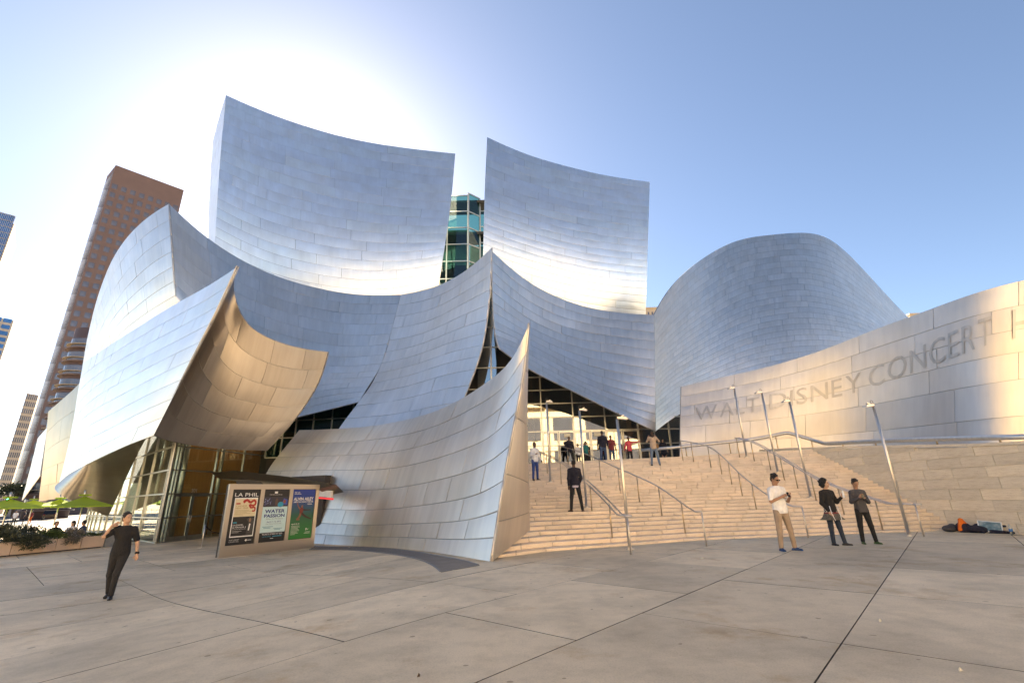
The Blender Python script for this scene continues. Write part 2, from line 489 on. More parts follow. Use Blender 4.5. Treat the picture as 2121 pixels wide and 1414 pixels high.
# --- front spike screen
SF_base = [(px, py, float(gnd(px, py)[1])) for px, py in ((955, 1153), (890, 1143), (815, 1135), (725, 1130), (618, 1124), (500, 1119))]
SF_px = [[(1097, 668), (1058, 745), (1000, 797), (920, 843), (835, 870), (735, 885), (620, 890)],
         [(1086, 765), (1036, 830), (972, 870), (890, 905), (800, 925), (700, 932), (583, 935)],
         [(1068, 865), (1012, 915), (943, 945), (862, 968), (775, 980), (670, 980), (550, 982)],
         [(1046, 980), (990, 1012), (920, 1030), (840, 1042), (752, 1048), (645, 1045), (528, 1040)],
         [(1030, 1080), (972, 1092), (903, 1096), (825, 1096), (736, 1096), (628, 1090), (515, 1085)]]
SF_e1 = [12.5, 12.6, 12.55, 12.35, 12.15]
SF_off = [-0.15, 0.15, 0.25, 0.2, 0.1]
SF_rows = [[(*SF_px[r][0], SF_e1[r])] + [(*SF_px[r][c + 1], SF_base[c][2] + SF_off[r] + 0.05 * c) for c in range(6)] for r in range(5)]
SF_rows.append([(1017, 1165, 11.95)] + SF_base)
S_SF, o_SF = sail('sail', SF_rows, 8, 2.3, M['steel_low'], label='sharp pointed front screen sweeping up beside the stairs', tilt=0.004, th=0.015)
SS_rows = [
    [(1097, 668, 12.5), (1097, 669, 12.6), (1097.5, 671, 12.8)],
    [(1086, 765, 12.6), (1091, 768, 13.0), (1094, 772, 13.6)],
    [(1068, 865, 12.55), (1082, 872, 13.0), (1093, 882, 13.9)],
    [(1046, 980, 12.35), (1075, 990, 13.0), (1096, 1000, 14.2)],
    [(1030, 1080, 12.15), (1068, 1070, 13.0), (1098, 1060, 14.5)],
    [(1017, 1165, 11.95), (1058, 1132, 13.0), (1098, 1098, 14.6)]]
S_SS, o_SS = sail('sail', SS_rows, 5, 9.0, M['steel_low'], label='narrow dark side of the pointed front screen', tilt=0.002, sub=(6, 4), th=0.015)
# --- drum on the right
DR_rows = [
    [(1355, 652, 30.2), (1394, 590, 36.6), (1452, 538, 43.2), (1526, 499, 47.0), (1600, 486, 48.5), (1660, 482, 49.5), (1722, 498, 51.0), (1790, 560, 53.5), (1850, 625, 56.0), (1890, 665, 58.0)],
    [(1356, 735, 29.8), (1402, 690, 35.2), (1462, 645, 40.6), (1534, 605, 43.6), (1606, 588, 44.8), (1672, 585, 45.6), (1745, 605, 47.4), (1816, 650, 50.6), (1876, 700, 54.0), (1915, 730, 57.0)],
    [(1357, 815, 29.4), (1405, 775, 33.6), (1466, 742, 38.4), (1538, 708, 41.0), (1614, 690, 42.0), (1686, 685, 42.8), (1768, 695, 44.8), (1844, 722, 48.4), (1904, 760, 52.4), (1940, 785, 56.0)],
    [(1358, 893, 29.0), (1412, 856, 32.4), (1470, 836, 36.8), (1542, 812, 39.4), (1622, 795, 40.2), (1700, 785, 41.0), (1790, 785, 43.4), (1870, 800, 47.4), (1930, 820, 51.8), (1965, 845, 55.6)]]
S_DR, o_DR = sail('sail', DR_rows, 26, 3.4, M['steel'], label='great rounded drum clad in fine steel bands', sub=(8, 2), tilt=0.0012, gap=0.035, rim=0.012)
# --- sign wall
SG_Y = [26.8, 27.4, 27.4, 26.6, 25.0, 23.1, 21.2, 20.2, 20.4]
SG_t = [0.55, 0.45, 0.1, -0.3, -0.5, -0.55, -0.5, -0.4, -0.3]
SG_px = [[(1411, 800), (1510, 778), (1610, 754), (1710, 722), (1810, 683), (1910, 646), (2010, 610), (2121, 580), (2250, 555)],
         [(1410, 842), (1510, 826), (1610, 808), (1712, 786), (1812, 758), (1912, 730), (2012, 702), (2121, 680), (2250, 660)],
         [(1409, 885), (1510, 876), (1610, 866), (1714, 852), (1814, 836), (1914, 818), (2014, 800), (2121, 784), (2250, 770)],
         [(1408, 955), (1510, 958), (1610, 960), (1716, 958), (1816, 957), (1916, 956), (2016, 954), (2121, 952), (2250, 950)]]
SG_rows = [[(*SG_px[r][c], SG_Y[c] + SG_t[c] * (1, 0.4, -0.3, -1)[r]) for c in range(9)] for r in range(4)]
S_SG, o_SG = sail('sail', SG_rows, 6, 3.4, M['steel_sign'], label='waving steel wall that carries the hall name', stagger=0.6, sub=(8, 3))
# --- sails further left, behind the flare
BZ_rows = [
    [(168, 790, 47), (150, 808, 48), (125, 830, 49.5), (100, 852, 51)],
    [(160, 880, 46), (140, 890, 47), (115, 905, 49), (93, 925, 51)],
    [(150, 965, 45.5), (132, 970, 46.5), (108, 978, 48.5), (86, 985, 50.8)],
    [(148, 1022, 45.5), (128, 1030, 46), (104, 1034, 48), (80, 1038, 50.5)]]
S_BZ, o_BZ = sail('sail', BZ_rows, 5, 4.5, M['steel_bronze'], label='bronze toned sail beyond the flare')
PZ_rows = [
    [(98, 884, 53), (78, 907, 58)],
    [(90, 935, 52.5), (62, 972, 57.5)],
    [(82, 985, 52), (45, 1036, 57)]]
S_PZ, o_PZ = sail('sail', PZ_rows, 14, 3.5, M['steel_pale'], label='pale ribbed sail furthest down the street')

# build the panels: the 300 largest are pieces of their own, the rest one field per sail
panel_records.sort(key=lambda r: -r[0])
for area, so, vv, ff, uv, mat in panel_records[:300]:
    o = mesh_obj('panel', vv - HOFF, ff, mat, so, uvs=uv)
    o.data.polygons.foreach_set('use_smooth', [len(f) == 4 for f in ff])
rest = {}
for area, so, vv, ff, uv, mat in panel_records[300:]:
    rest.setdefault(so.name, []).append((vv, ff, uv, mat))
for nm, lst in rest.items():
    V = []; Fc = []; U = []; b = 0
    for vv, ff, uv, mat in lst:
        V.append(vv - HOFF); U.append(uv); Fc.extend([tuple(i + b for i in f) for f in ff]); b += len(vv)
    mesh_obj('panel_field', np.concatenate(V), Fc, lst[0][3], bpy.data.objects[nm], smooth=True, uvs=np.concatenate(U), kind='stuff')
# ------------------------------------------------------------------ ground, plaza slabs
def concrete(name, c, var=0.10, stain=0.35):
    m, n, l, b = new_mat(name)
    co = n.new('ShaderNodeNewGeometry').outputs['Position']
    rnd = rnd_node(n, l)
    base = ramp(n, l, rnd, [(0.0, tuple(x * (1 - var) for x in c)), (1.0, tuple(x * (1 + var) for x in c))])
    big = noise(n, l, 0.33, 6, 0.62, co)
    base = mix(n, l, 1.0, base, ramp(n, l, big, [(0.30, (1 - stain, 1 - stain, 1 - stain * 1.05)), (0.52, (1, 1, 1)), (0.75, (1.08, 1.07, 1.05))]), 'MULTIPLY')
    mid = noise(n, l, 2.3, 6, 0.7, co, (1, 1, 1))
    base = mix(n, l, 1.0, base, ramp(n, l, mid, [(0.28, (0.80, 0.79, 0.77)), (0.55, (1, 1, 1))]), 'MULTIPLY')
    drag = noise(n, l, 1.0, 4, 0.6, co, (0.5, 5.0, 1))
    base = mix(n, l, 1.0, base, ramp(n, l, drag, [(0.3, (0.965, 0.965, 0.96)), (0.7, (1.02, 1.02, 1.02))]), 'MULTIPLY')
    st_ = noise(n, l, 0.55, 5, 0.7, co, (1.1, 1, 1))
    base = mix(n, l, 1.0, base, ramp(n, l, st_, [(0.56, (1, 1, 1)), (0.66, (0.84, 0.76, 0.66)), (0.76, (0.70, 0.61, 0.51))]), 'MULTIPLY')
    sp = noise(n, l, 60.0, 2, 0.5, co)
    base = mix(n, l, 1.0, base, ramp(n, l, sp, [(0.25, (0.82, 0.82, 0.82)), (0.5, (1, 1, 1)), (0.8, (1.07, 1.07, 1.07))]), 'MULTIPLY')
    gum = noise(n, l, 7.0, 1, 0.3, co)
    base = mix(n, l, 1.0, base, ramp(n, l, gum, [(0.765, (1, 1, 1)), (0.785, (0.55, 0.52, 0.48))]), 'MULTIPLY')
    l.new(base, b.inputs['Base Color'])
    rr = ramp(n, l, big, [(0.3, 0.55), (0.7, 0.78)])
    l.new(rr, b.inputs['Roughness'])
    bump(n, l, noise(n, l, 90.0, 3, 0.6, co), 0.25, 0.004, b)
    return m
M['slab'] = concrete('plaza_concrete', (0.70, 0.575, 0.40), 0.15)
M['joint'] = simple('joint_dirt', (0.10, 0.085, 0.068), 0.9, 0, 0.3)
M['far_ground'] = concrete('far_paving', (0.52, 0.42, 0.30))

# one sheet to the horizon, lying under the slabs
xs = [-3000, -600, -120, -40] + list(np.linspace(-10, 0.5, 24)) + [8, 20, 60, 300, 3000]
ys = [-3000, -600, -100, -20, 0, 10, 20, 30, 45, 80, 200, 800, 3000]
V = [(x, y, gz(x) - 0.035) for y in ys for x in xs]
nx = len(xs)
Fc = [(j * nx + i, j * nx + i + 1, (j + 1) * nx + i + 1, (j + 1) * nx + i) for j in range(len(ys) - 1) for i in range(nx - 1)]
ground = mesh_obj('ground', V, Fc, M['far_ground'])
ground['kind'] = 'structure'
plaza = mesh_obj('plaza', [(-24.0, -6, gz(-24) - 0.022), (-24.0, 40, gz(-24) - 0.022)] + [(x, y, gz(x) - 0.022) for x in np.linspace(-10, 0.5, 16) for y in (-6, 40)] + [(16, -6, -0.022), (16, 40, -0.022)],
                 [(2 * i, 2 * i + 2, 2 * i + 3, 2 * i + 1) for i in range(17)], M['joint'])
plaza['kind'] = 'structure'

GA = np.array([0.667, 0.745]); GB = np.array([0.745, -0.667])       # slab grid axes
def stair_Y1(x):   # first riser line on the plaza
    return float(np.interp(x, Y1X, Y1Y))
Y1P = [atz(px, py, 0.065) for px, py in [(985, 1160), (1030, 1149), (1129, 1136), (1304, 1124), (1450, 1113), (1640, 1106), (1830, 1098), (1960, 1094), (2060, 1092)]]
Y1X = [p[0] for p in Y1P] + [17.0]; Y1Y = [p[1] for p in Y1P] + [Y1P[-1][1] - 0.3]
slab_w, slab_l, gapj = 2.13, 2.9, 0.015
b_lines = [-1.15 + slab_w * k for k in range(-16, 10)]
nslab = 0
for bi, b0 in enumerate(b_lines):
    off = 3.1 + (0.0 if bi % 2 == 0 else 0.0) + random.choice([0, 0, 1.45])
    for k in range(-8, 12):
        a0 = off + slab_l * k
        c = GA * (a0 + slab_l / 2) + GB * (b0 + slab_w / 2)
        if c[1] < -2.0 or c[1] > 36 or c[0] < -23 or c[0] > 16: continue
        if c[0] > 0.5 and c[1] > stair_Y1(c[0]) + 1.6: continue
        px, py = proj(np.array([c[0], c[1], gz(c[0])])) if c[1] > 1.0 else (1060, 1600)
        if px < -350 or px > 2450 or py > 1900: continue
        # keep nothing under the front screen or the glass hall
        if c[1] > 31: continue
        poly = []
        for (i, j) in ((0, 0), (1, 0), (1, 1), (0, 1)):
            poly.append(GA * (a0 + (gapj / 2 if i == 0 else slab_l - gapj / 2)) + GB * (b0 + (gapj / 2 if j == 0 else slab_w - gapj / 2)))
        m_ = 5
        V = []; Fc = []
        for j in range(m_ + 1):
            for i in range(m_ + 1):
                p = poly[0] * (1 - i / m_) * (1 - j / m_) + poly[1] * (i / m_) * (1 - j / m_) + poly[2] * (i / m_) * (j / m_) + poly[3] * (1 - i / m_) * (j / m_)
                V.append((p[0], p[1], gz(p[0])))
        for j in range(m_):
            for i in range(m_):
                q = j * (m_ + 1) + i
                Fc.append((q, q + m_ + 1, q + m_ + 2, q + 1))
        ed = [i for i in range(m_ + 1)] + [j * (m_ + 1) + m_ for j in range(1, m_ + 1)] + [m_ * (m_ + 1) + i for i in range(m_ - 1, -1, -1)] + [j * (m_ + 1) for j in range(m_ - 1, 0, -1)]
        kk = len(V)
        V += [(V[e][0], V[e][1], V[e][2] - 0.03) for e in ed]
        for q in range(len(ed)):
            Fc.append((ed[q], ed[(q + 1) % len(ed)], kk + (q + 1) % len(ed), kk + q))
        o = mesh_obj('slab', V, Fc, M['slab'], plaza)
        o.data.materials.append(M['joint'])
        o.data.polygons.foreach_set('material_index', [0] * (m_ * m_) + [1] * (len(Fc) - m_ * m_))
        o.location.z = random.uniform(-0.002, 0.002)
        nslab += 1
print('SLABS', nslab)

# ------------------------------------------------------------------ staircase
STEP_R, STEP_N, STEP_Z0 = 0.115, 28, -0.05
Y28X = [-3.0, 0.9, 4.74, 8.85, 11.0, 13.1, 16.0]; Y28Y = [28.2, 27.0, 25.5, 24.5, 23.4, 22.5, 21.6]
def step_y(n, x):
    t = (n - 1) / (STEP_N - 1)
    return (1 - t) * stair_Y1(x) + t * float(np.interp(x, Y28X, Y28Y))
WALL_Y = [5.0, 13.8, 15.5, 18.6, 23.4, 26.0]; WALL_X = [15.3, 14.95, 14.8, 14.45, 13.85, 13.6]
def wall_x(y): return float(np.interp(y, WALL_Y, WALL_X))
def stair_z(x, y):
    y1, y28 = stair_Y1(x), float(np.interp(x, Y28X, Y28Y))
    if y < y1 - 0.3: return gz(x)
    n = 1 + (STEP_N - 1) * (y - y1) / (y28 - y1)
    return STEP_Z0 + STEP_R * min(STEP_N, max(0, n))
def step_z(x, y):      # flat tread under a foot
    y1, y28 = stair_Y1(x), float(np.interp(x, Y28X, Y28Y))
    n = math.floor(1 + (STEP_N - 1) * (y - y1) / (y28 - y1))
    return STEP_Z0 + STEP_R * min(STEP_N, n) if n >= 1 else gz(x)
def on_stair(px, py, h=0.0):
    """point on the pixel's ray that lies h above the stair slope"""
    d = ray(px, py); o = np.array([0, 0, EYE])
    ts = np.linspace(6, 34, 1400)
    prev = None
    for t in ts:
        p = o + d * t
        e = p[2] - h - stair_z(p[0], p[1])
        if prev is not None and prev > 0 >= e or prev is not None and prev < 0 <= e and h > 0.5 and False:
            return p
        prev = e
    # rays above the slope never cross it: take the closest approach
    best = min(ts, key=lambda t: abs((o + d * t)[2] - h - stair_z((o + d * t)[0], (o + d * t)[1])))
    return o + d * best
def travertine(name, c, var=0.10):
    m, n, l, b = new_mat(name)
    co = coord(n)
    rnd = rnd_node(n, l)
    base = ramp(n, l, rnd, [(0.0, tuple(x * (1 - var) for x in c)), (0.6, c), (1.0, (min(1, c[0] * (1 + var)), min(1, c[1] * (1 + var * 0.8)), c[2] * (1 + var * 0.5)))])
    v1 = noise(n, l, 3.0, 6, 0.65, co, (1, 1, 7.0))
    base = mix(n, l, 1.0, base, ramp(n, l, v1, [(0.3, (0.84, 0.80, 0.74)), (0.55, (1, 1, 1)), (0.8, (1.07, 1.06, 1.03))]), 'MULTIPLY')
    pit = noise(n, l, 24.0, 4, 0.6, co, (1, 1, 3.5))
    base = mix(n, l, 1.0, base, ramp(n, l, pit, [(0.27, (0.55, 0.47, 0.38)), (0.38, (1, 1, 1))]), 'MULTIPLY')
    l.new(base, b.inputs['Base Color'])
    b.inputs['Roughness'].default_value = 0.72
    bump(n, l, pit, 0.3, 0.006, b)
    return m
M['step'] = travertine('travertine_step', (0.84, 0.70, 0.55))
M['wallstone'] = travertine('travertine_wall', (0.80, 0.70, 0.54), 0.12)
M['mortar'] = simple('mortar', (0.13, 0.105, 0.08), 0.9, 0, 0.2)

stairs = empty('staircase', (5, 18, 0))
tag(stairs, 'wide pale travertine staircase fanning up to the glass entrance', 'staircase')
SO = np.array([5, 18, 0.0])
def left_limit(n):       # the screen's side closes the flight on the left
    return -0.5 if n == 1 else -0.6 if n < 12 else -0.9 if n < 20 else -2.0
core = MB()
NX = 24
for n in range(1, STEP_N + 1):
    xa = left_limit(n) + 0.02
    xb_ = wall_x(step_y(n, 14.6)) + 0.05
    X = np.linspace(xa, xb_, NX)
    z = STEP_Z0 + STEP_R * n - 0.03
    for i in range(NX - 1):
        x0, x1 = X[i], X[i + 1]
        y0, y1 = step_y(n, x0) + 0.09, step_y(n, x1) + 0.09
        yb0 = step_y(n + 1, x0) + 0.05 if n < STEP_N else y0 + 0.4
        yb1 = step_y(n + 1, x1) + 0.05 if n < STEP_N else y1 + 0.4
        core.hexa([np.array(p) - SO for p in [(x0, y0, -0.6), (x1, y1, -0.6), (x1, yb1, -0.6), (x0, yb0, -0.6), (x0, y0, z), (x1, y1, z), (x1, yb1, z), (x0, yb0, z)]])
core.build('stair_core', M['mortar'], stairs)
blocks = []
for n in range(1, STEP_N + 1):
    xa = left_limit(n); xb_ = wall_x(step_y(n, 14.6)) + 0.02
    L = 0.86
    x = xa
    first = L * (0.25 + (0.31 * n) % 1.0 * 0.9)
    cuts = [xa]
    x = xa + first
    while x < xb_ - 0.3:
        cuts.append(x); x += L * random.uniform(0.94, 1.06)
    cuts.append(xb_)
    z1 = STEP_Z0 + STEP_R * n; z0 = z1 - STEP_R - (0.45 if n == 1 else 0.0)
    for i in range(len(cuts) - 1):
        g = 0.006
        x0, x1 = cuts[i] + g, cuts[i + 1] - g
        dz = random.uniform(-0.002, 0.002); dy = random.uniform(-0.004, 0.004)
        y0, y1 = step_y(n, x0) + dy, step_y(n, x1) + dy
        yb0 = step_y(n + 1, x0) if n < STEP_N else y0 + 0.45
        yb1 = step_y(n + 1, x1) if n < STEP_N else y1 + 0.45
        c = 0.008
        zz = z1 + dz
        P = [(x0, y0 + c, z0 + 0.004), (x1, y1 + c, z0 + 0.004), (x1, yb1 + 0.03, z0 + 0.004), (x0, yb0 + 0.03, z0 + 0.004),
             (x0, y0, z0 + 0.03), (x1, y1, z0 + 0.03),
             (x0, y0, zz - c), (x1, y1, zz - c), (x0, y0 + c, zz), (x1, y1 + c, zz), (x1, yb1 + 0.03, zz), (x0, yb0 + 0.03, zz)]
        Fq = [(3, 2, 1, 0), (0, 1, 5, 4), (4, 5, 7, 6), (6, 7, 9, 8), (8, 9, 10, 11), (1, 2, 10, 9, 7, 5), (2, 3, 11, 10), (3, 0, 4, 6, 8, 11)]
        px, py = proj(np.array(P))
        ar = (np.clip(px, 0, 2121).max() - np.clip(px, 0, 2121).min()) * (py.max() - py.min())
        blocks.append((ar, P, Fq, (x0 + x1) / 2, (y0 + y1) / 2, z1))
blocks.sort(key=lambda r: -r[0])
print('BLOCKS', len(blocks))
for ar, P, Fq, cx_, cy_, cz_ in blocks[:300]:
    o = mesh_obj('step_block', np.array(P) - np.array([cx_, cy_, cz_]), Fq, M['step'], stairs)
    o.location = (cx_ - SO[0], cy_ - SO[1], cz_)
mb = MB()
for ar, P, Fq, *_ in blocks[300:]:
    mb.add(np.array(P) - SO, Fq)
mb.build('step_block_field', M['step'], stairs, kind='stuff')
LZ = STEP_Z0 + STEP_R * STEP_N      # landing level
terr = MB()
X = np.linspace(-6, 13.7, 40)
for i in range(39):
    x0, x1 = X[i], X[i + 1]
    y0, y1 = step_y(28, x0) + 0.44, step_y(28, x1) + 0.44
    terr.hexa([(x0, y0, LZ - 0.4), (x1, y1, LZ - 0.4), (x1, 40, LZ - 0.4), (x0, 40, LZ - 0.4), (x0, y0, LZ - 0.004), (x1, y1, LZ - 0.004), (x1, 40, LZ - 0.004), (x0, 40, LZ - 0.004)])
terrace = terr.build('terrace', M['step'])
terrace['kind'] = 'structure'

# ------------------------------------------------------------------ travertine wall right of the stairs
wall = empty('stone_wall', (14.5, 17, 0))
tag(wall, 'travertine block wall stepping beside the right end of the stairs', 'wall')
WO = np.array([14.5, 17, 0.0])
def cap_z(y): return float(np.interp(y, [5, 13.8, 15.5, 18.6, 23.4, 26], [2.1, 2.50, 2.60, 2.88, 3.27, 3.45]))
core = MB()
for y0 in np.arange(6, 25.6, 0.7):
    y1 = y0 + 0.7
    x0, x1 = wall_x(y0) + 0.03, wall_x(y1) + 0.03
    zc0, zc1 = cap_z(y0) - 0.03, cap_z(y1) - 0.03
    core.hexa([np.array(p) - WO for p in [(x0, y0, -0.3), (x0 + 0.6, y0, -0.3), (x1 + 0.6, y1, -0.3), (x1, y1, -0.3), (x0, y0, zc0), (x0 + 0.6, y0, zc0), (x1 + 0.6, y1, zc1), (x1, y1, zc1)]])
core.build('wall_core', M['wallstone'], wall)
CH = 0.335
for r in range(11):
    z0, z1 = -0.05 + r * CH, -0.05 + (r + 1) * CH
    y = 6.0 + random.uniform(0, 1.2) + (r % 2) * 0.5
    while y < 25.4:
        ln = random.uniform(0.95, 1.35)
        y2 = min(y + ln, 25.5)
        za, zb = min(z1, cap_z(y)) - 0.006, min(z1, cap_z(y2)) - 0.006
        if za > z0 + 0.03 and zb > z0 + 0.03 and stair_z(wall_x(y) - 0.1, y) < max(za, zb) + 0.1:
            out = random.uniform(-0.005, 0.008); g = 0.007
            ya, yb = y + g, y2 - g
            xa, xb2 = wall_x(ya) - out, wall_x(yb) - out
            c = np.array([(xa + xb2) / 2, (ya + yb) / 2, z0])
            P = [(xa, ya, z0 + 0.006), (xa + 0.1, ya, z0 + 0.006), (xb2 + 0.1, yb, z0 + 0.006), (xb2, yb, z0 + 0.006), (xa, ya, za), (xa + 0.1, ya, za), (xb2 + 0.1, yb, zb), (xb2, yb, zb)]
            mbx = MB().hexa([np.array(p) - c for p in P])
            o = mbx.build('stone', M['wallstone'], wall)
            o.location = tuple(c - WO)
        y = y2
y = 6.0
while y < 25.4:
    y2 = y + 1.35; g = 0.005
    ya, yb = y + g, y2 - g
    P = [(wall_x(ya) - 0.03, ya, cap_z(ya)), (wall_x(ya) + 0.75, ya, cap_z(ya)), (wall_x(yb) + 0.75, yb, cap_z(yb)), (wall_x(yb) - 0.03, yb, cap_z(yb))]
    mbx = MB().hexa([np.array(p) - WO for p in P] + [np.array((p[0], p[1], p[2] + 0.09)) - WO for p in P])
    mbx.build('coping_stone', M['wallstone'], wall)
    y = y2
# raised ground behind the wall, up to the sign wall
bk = MB()
for y0 in np.arange(6, 25.6, 0.7):
    y1 = y0 + 0.7
    bk.hexa([(wall_x(y0) + 0.64, y0, -0.3), (40, y0, -0.3), (40, y1, -0.3), (wall_x(y1) + 0.64, y1, -0.3),
             (wall_x(y0) + 0.64, y0, cap_z(y0) - 0.1), (40, y0, cap_z(y0) - 0.1), (40, y1, cap_z(y1) - 0.1), (wall_x(y1) + 0.64, y1, cap_z(y1) - 0.1)])
o = bk.build('upper_walk', M['far_ground']); o['kind'] = 'structure'

# ------------------------------------------------------------------ metal tube rails, stair handrails, lamps
def tube_metal(name, c, rough, gold=0.0):
    m, n, l, b = new_mat(name)
    b.inputs['Metallic'].default_value = 1.0
    nz = noise(n, l, 9.0, 4, 0.6, coord(n), (1, 1, 0.15))
    l.new(ramp(n, l, nz, [(0.3, tuple(x * 0.85 for x in c)), (0.7, c)]), b.inputs['Base Color'])
    b.inputs['Roughness'].default_value = rough
    return m
M['tube'] = tube_metal('stainless_tube', (0.78, 0.73, 0.66), 0.40)
M['post'] = tube_metal('bronzed_post', (0.60, 0.46, 0.29), 0.3)
M['dark_metal'] = tube_metal('dark_metal', (0.2, 0.19, 0.18), 0.35)

guard = empty('guard_rail', (13.8, 24, LZ))
tag(guard, 'thick steel tube rail bending over the terrace and along the stone wall', 'railing')
GO = np.array([13.8, 24, LZ])
def on_wall(px, py, off=0.35):
    d = ray(px, py)
    for y in np.arange(24.5, 6, -0.02):
        if d[0] / d[1] * y <= wall_x(y) + off: return at(px, py, y)
    return at(px, py, 12)
gp = [at(1328, 932, 26.2), at(1401, 926, 25.9), at(1500, 916, 25.4), at(1559, 909.5, 25.0), at(1595, 903, 24.8), at(1626, 896.5, 24.6), at(1634, 896.5, 24.5), at(1650, 901, 24.3), at(1678, 909, 23.9), at(1706, 918, 23.5), on_wall(1718, 918.5), on_wall(1760, 916), on_wall(1857, 911.5), on_wall(1957, 908.5), on_wall(2060, 906), on_wall(2160, 903)]
MB().tube(np.array(gp) - GO, 0.082, 14).build('tube', M['tube'], guard, smooth=True)
for px, py in [(1344, 930), (1420, 924), (1510, 915), (1606, 901), (1680, 909.5), (1745, 917), (1815, 913.5), (1940, 909), (2070, 906)]:
    i = min(range(len(gp)), key=lambda k: abs(proj(gp[k])[0] - px))
    xs_ = [proj(p)[0] for p in gp]
    P = np.array([np.interp(px, xs_, [p[k] for p in gp]) for k in range(3)])
    base = LZ if P[1] > 23.6 else cap_z(P[1]) + 0.09
    MB().tube([P - GO, np.array([P[0], P[1], base - 0.01]) - GO], 0.03, 8).build('post', M['post'], guard, smooth=True)

def handrail(label, pix, posts, double=False, newel=True, top_loop=False):
    pts = [on_stair(px, py, h) for px, py, h in pix]
    root = empty('handrail', (pts[0][0], pts[0][1], stair_z(pts[0][0], pts[0][1])))
    tag(root, label, 'handrail', 'handrails on the stairs')
    O = np.array(root.location)
    P = curve_pts(pts[1:], 40) if len(pts) > 3 else np.array(pts[1:])
    P = np.concatenate([[pts[0]], P])
    side = np.array([0.07, 0, 0])
    if double:
        MB().tube(P - O - side, 0.021, 8).build('rail', M['tube'], root, smooth=True)
        MB().tube(P - O + side, 0.021, 8).build('rail', M['tube'], root, smooth=True)
        lp = np.array([pts[0] - side, pts[0] - side * 1.2 + (0, -0.12, 0), pts[0] + (0, -0.17, 0), pts[0] + side * 1.2 + (0, -0.12, 0), pts[0] + side])
        MB().tube(curve_pts(lp, 12) - O, 0.021, 8).build('end_loop', M['tube'], root, smooth=True)
    else:
        MB().tube(P - O, 0.023, 8).build('rail', M['tube'], root, smooth=True)
    for k, px in enumerate(posts):
        xs_ = np.array([proj(p)[0] for p in P]); o_ = np.argsort(xs_)
        q = np.array([np.interp(px, xs_[o_], P[o_, j]) for j in range(3)])
        zb = step_z(q[0], q[1] - 0.02)
        MB().tube([q - O - (0, 0, 0.01), np.array([q[0], q[1], zb]) - O], 0.022, 8).build('post', M['post'] if k else M['tube'], root, smooth=True)
        if double and k:
            MB().beam(q - O - side, q - O + side, 0.014).build('bracket', M['tube'], root)
    return root
H = 0.90
handrail('double handrail left on the stairs, ending at a lamp post on the plaza', [(1299, 1068, H), (1284, 1066, H), (1250, 1030, H), (1214, 996, H), (1180, 968, H), (1140, 945, H), (1097, 928, H)], [1299, 1262, 1222, 1187, 1160, 1132, 1112], True)
handrail('long straight single handrail second from the left on the stairs', [(1453, 1059, H), (1439, 1059, H), (1411, 1040.6, H), (1364, 1008, H), (1319, 986, H), (1280, 969, H), (1241, 951.5, H), (1200, 935, H), (1158, 923, H)], [1453, 1411, 1364, 1319, 1280, 1241, 1175, 1155])
handrail('curved single handrail behind the man in white', [(1661, 1049, H), (1643, 1049, H), (1593, 1026, H), (1557, 1001, H), (1529, 977.5, H), (1509, 957, H), (1488, 938, H), (1468, 925, H), (1440, 917, H), (1408, 912, H)], [1661, 1557, 1529, 1508, 1488, 1466, 1431, 1409])
handrail('double handrail furthest right on the stairs', [(1895, 1044, H), (1843, 1043, H), (1789, 1026, H), (1707, 997, H), (1640, 960, H), (1591, 931, H), (1560, 915, H), (1525, 906, H)], [1895, 1812, 1735, 1679, 1642, 1615, 1588, 1555, 1520], True)

def lamp(base_px, top_px, direction, label):
    b = on_stair(*base_px) if base_px[1] < 1100 else gnd(*base_px)
    t = at(top_px[0], top_px[1], b[1])
    hgt = t[2] - b[2]
    root = empty('lamp_post', (b[0], b[1], step_z(b[0], b[1]) if base_px[1] < 1100 else gz(b[0])))
    tag(root, label, 'lamp post', 'slim lamp posts on the stairs')
    MB().lathe([(0.12, 0), (0.12, 0.02), (0.06, 0.03), (0.06, 0.05)], 14).build('base_plate', M['tube'], root, smooth=False)
    MB().tube([(0, 0, 0.03), (0, 0, hgt * 0.5), (0, 0, hgt)], 0.043, 12).build('pole', M['tube'], root, smooth=True)
    s = direction
    hd = MB()
    hd.hexa([(0.0, -0.06, hgt + 0.02), (s * 0.30, -0.1, hgt - 0.02), (s * 0.30, 0.1, hgt - 0.02), (0.0, 0.06, hgt + 0.02),
             (0.0, -0.06, hgt + 0.07), (s * 0.26, -0.09, hgt + 0.05), (s * 0.26, 0.09, hgt + 0.05), (0.0, 0.06, hgt + 0.07)] if s > 0 else
            [(s * 0.30, -0.1, hgt - 0.02), (0.0, -0.06, hgt + 0.02), (0.0, 0.06, hgt + 0.02), (s * 0.30, 0.1, hgt - 0.02),
             (s * 0.26, -0.09, hgt + 0.05), (0.0, -0.06, hgt + 0.07), (0.0, 0.06, hgt + 0.07), (s * 0.26, 0.09, hgt + 0.05)])
    hd.beam((s * 0.1, 0, hgt + 0.05), (s * 0.2, 0, hgt + 0.12), 0.09, 0.03)
    hd.build('lamp_head', M['tube'], root)
    MB().tube(curve_pts([(0, 0, hgt + 0.04), (-s * 0.02, 0, hgt + 0.16), (s * 0.05, 0, hgt + 0.2), (s * 0.04, 0, hgt + 0.1)], 10), 0.008, 6).build('wire_loop', M['dark_metal'], root, smooth=True)
    return root
lamp((1140, 994), (1133, 829), 1, 'lamp post furthest up on the left side of the stairs')
lamp((1214.5, 1046.5), (1198, 847), 1, 'lamp post beside the man standing on the stairs')
lamp((1304.6, 1136.4), (1280, 868), 1, 'lamp post at the foot of the left double handrail')
lamp((1546.5, 944.8), (1520, 803), -1, 'lamp post at the top of the stairs before the steel name wall')
lamp((1611, 978), (1579, 814), -1, 'lamp post rising behind the head of the man in white')
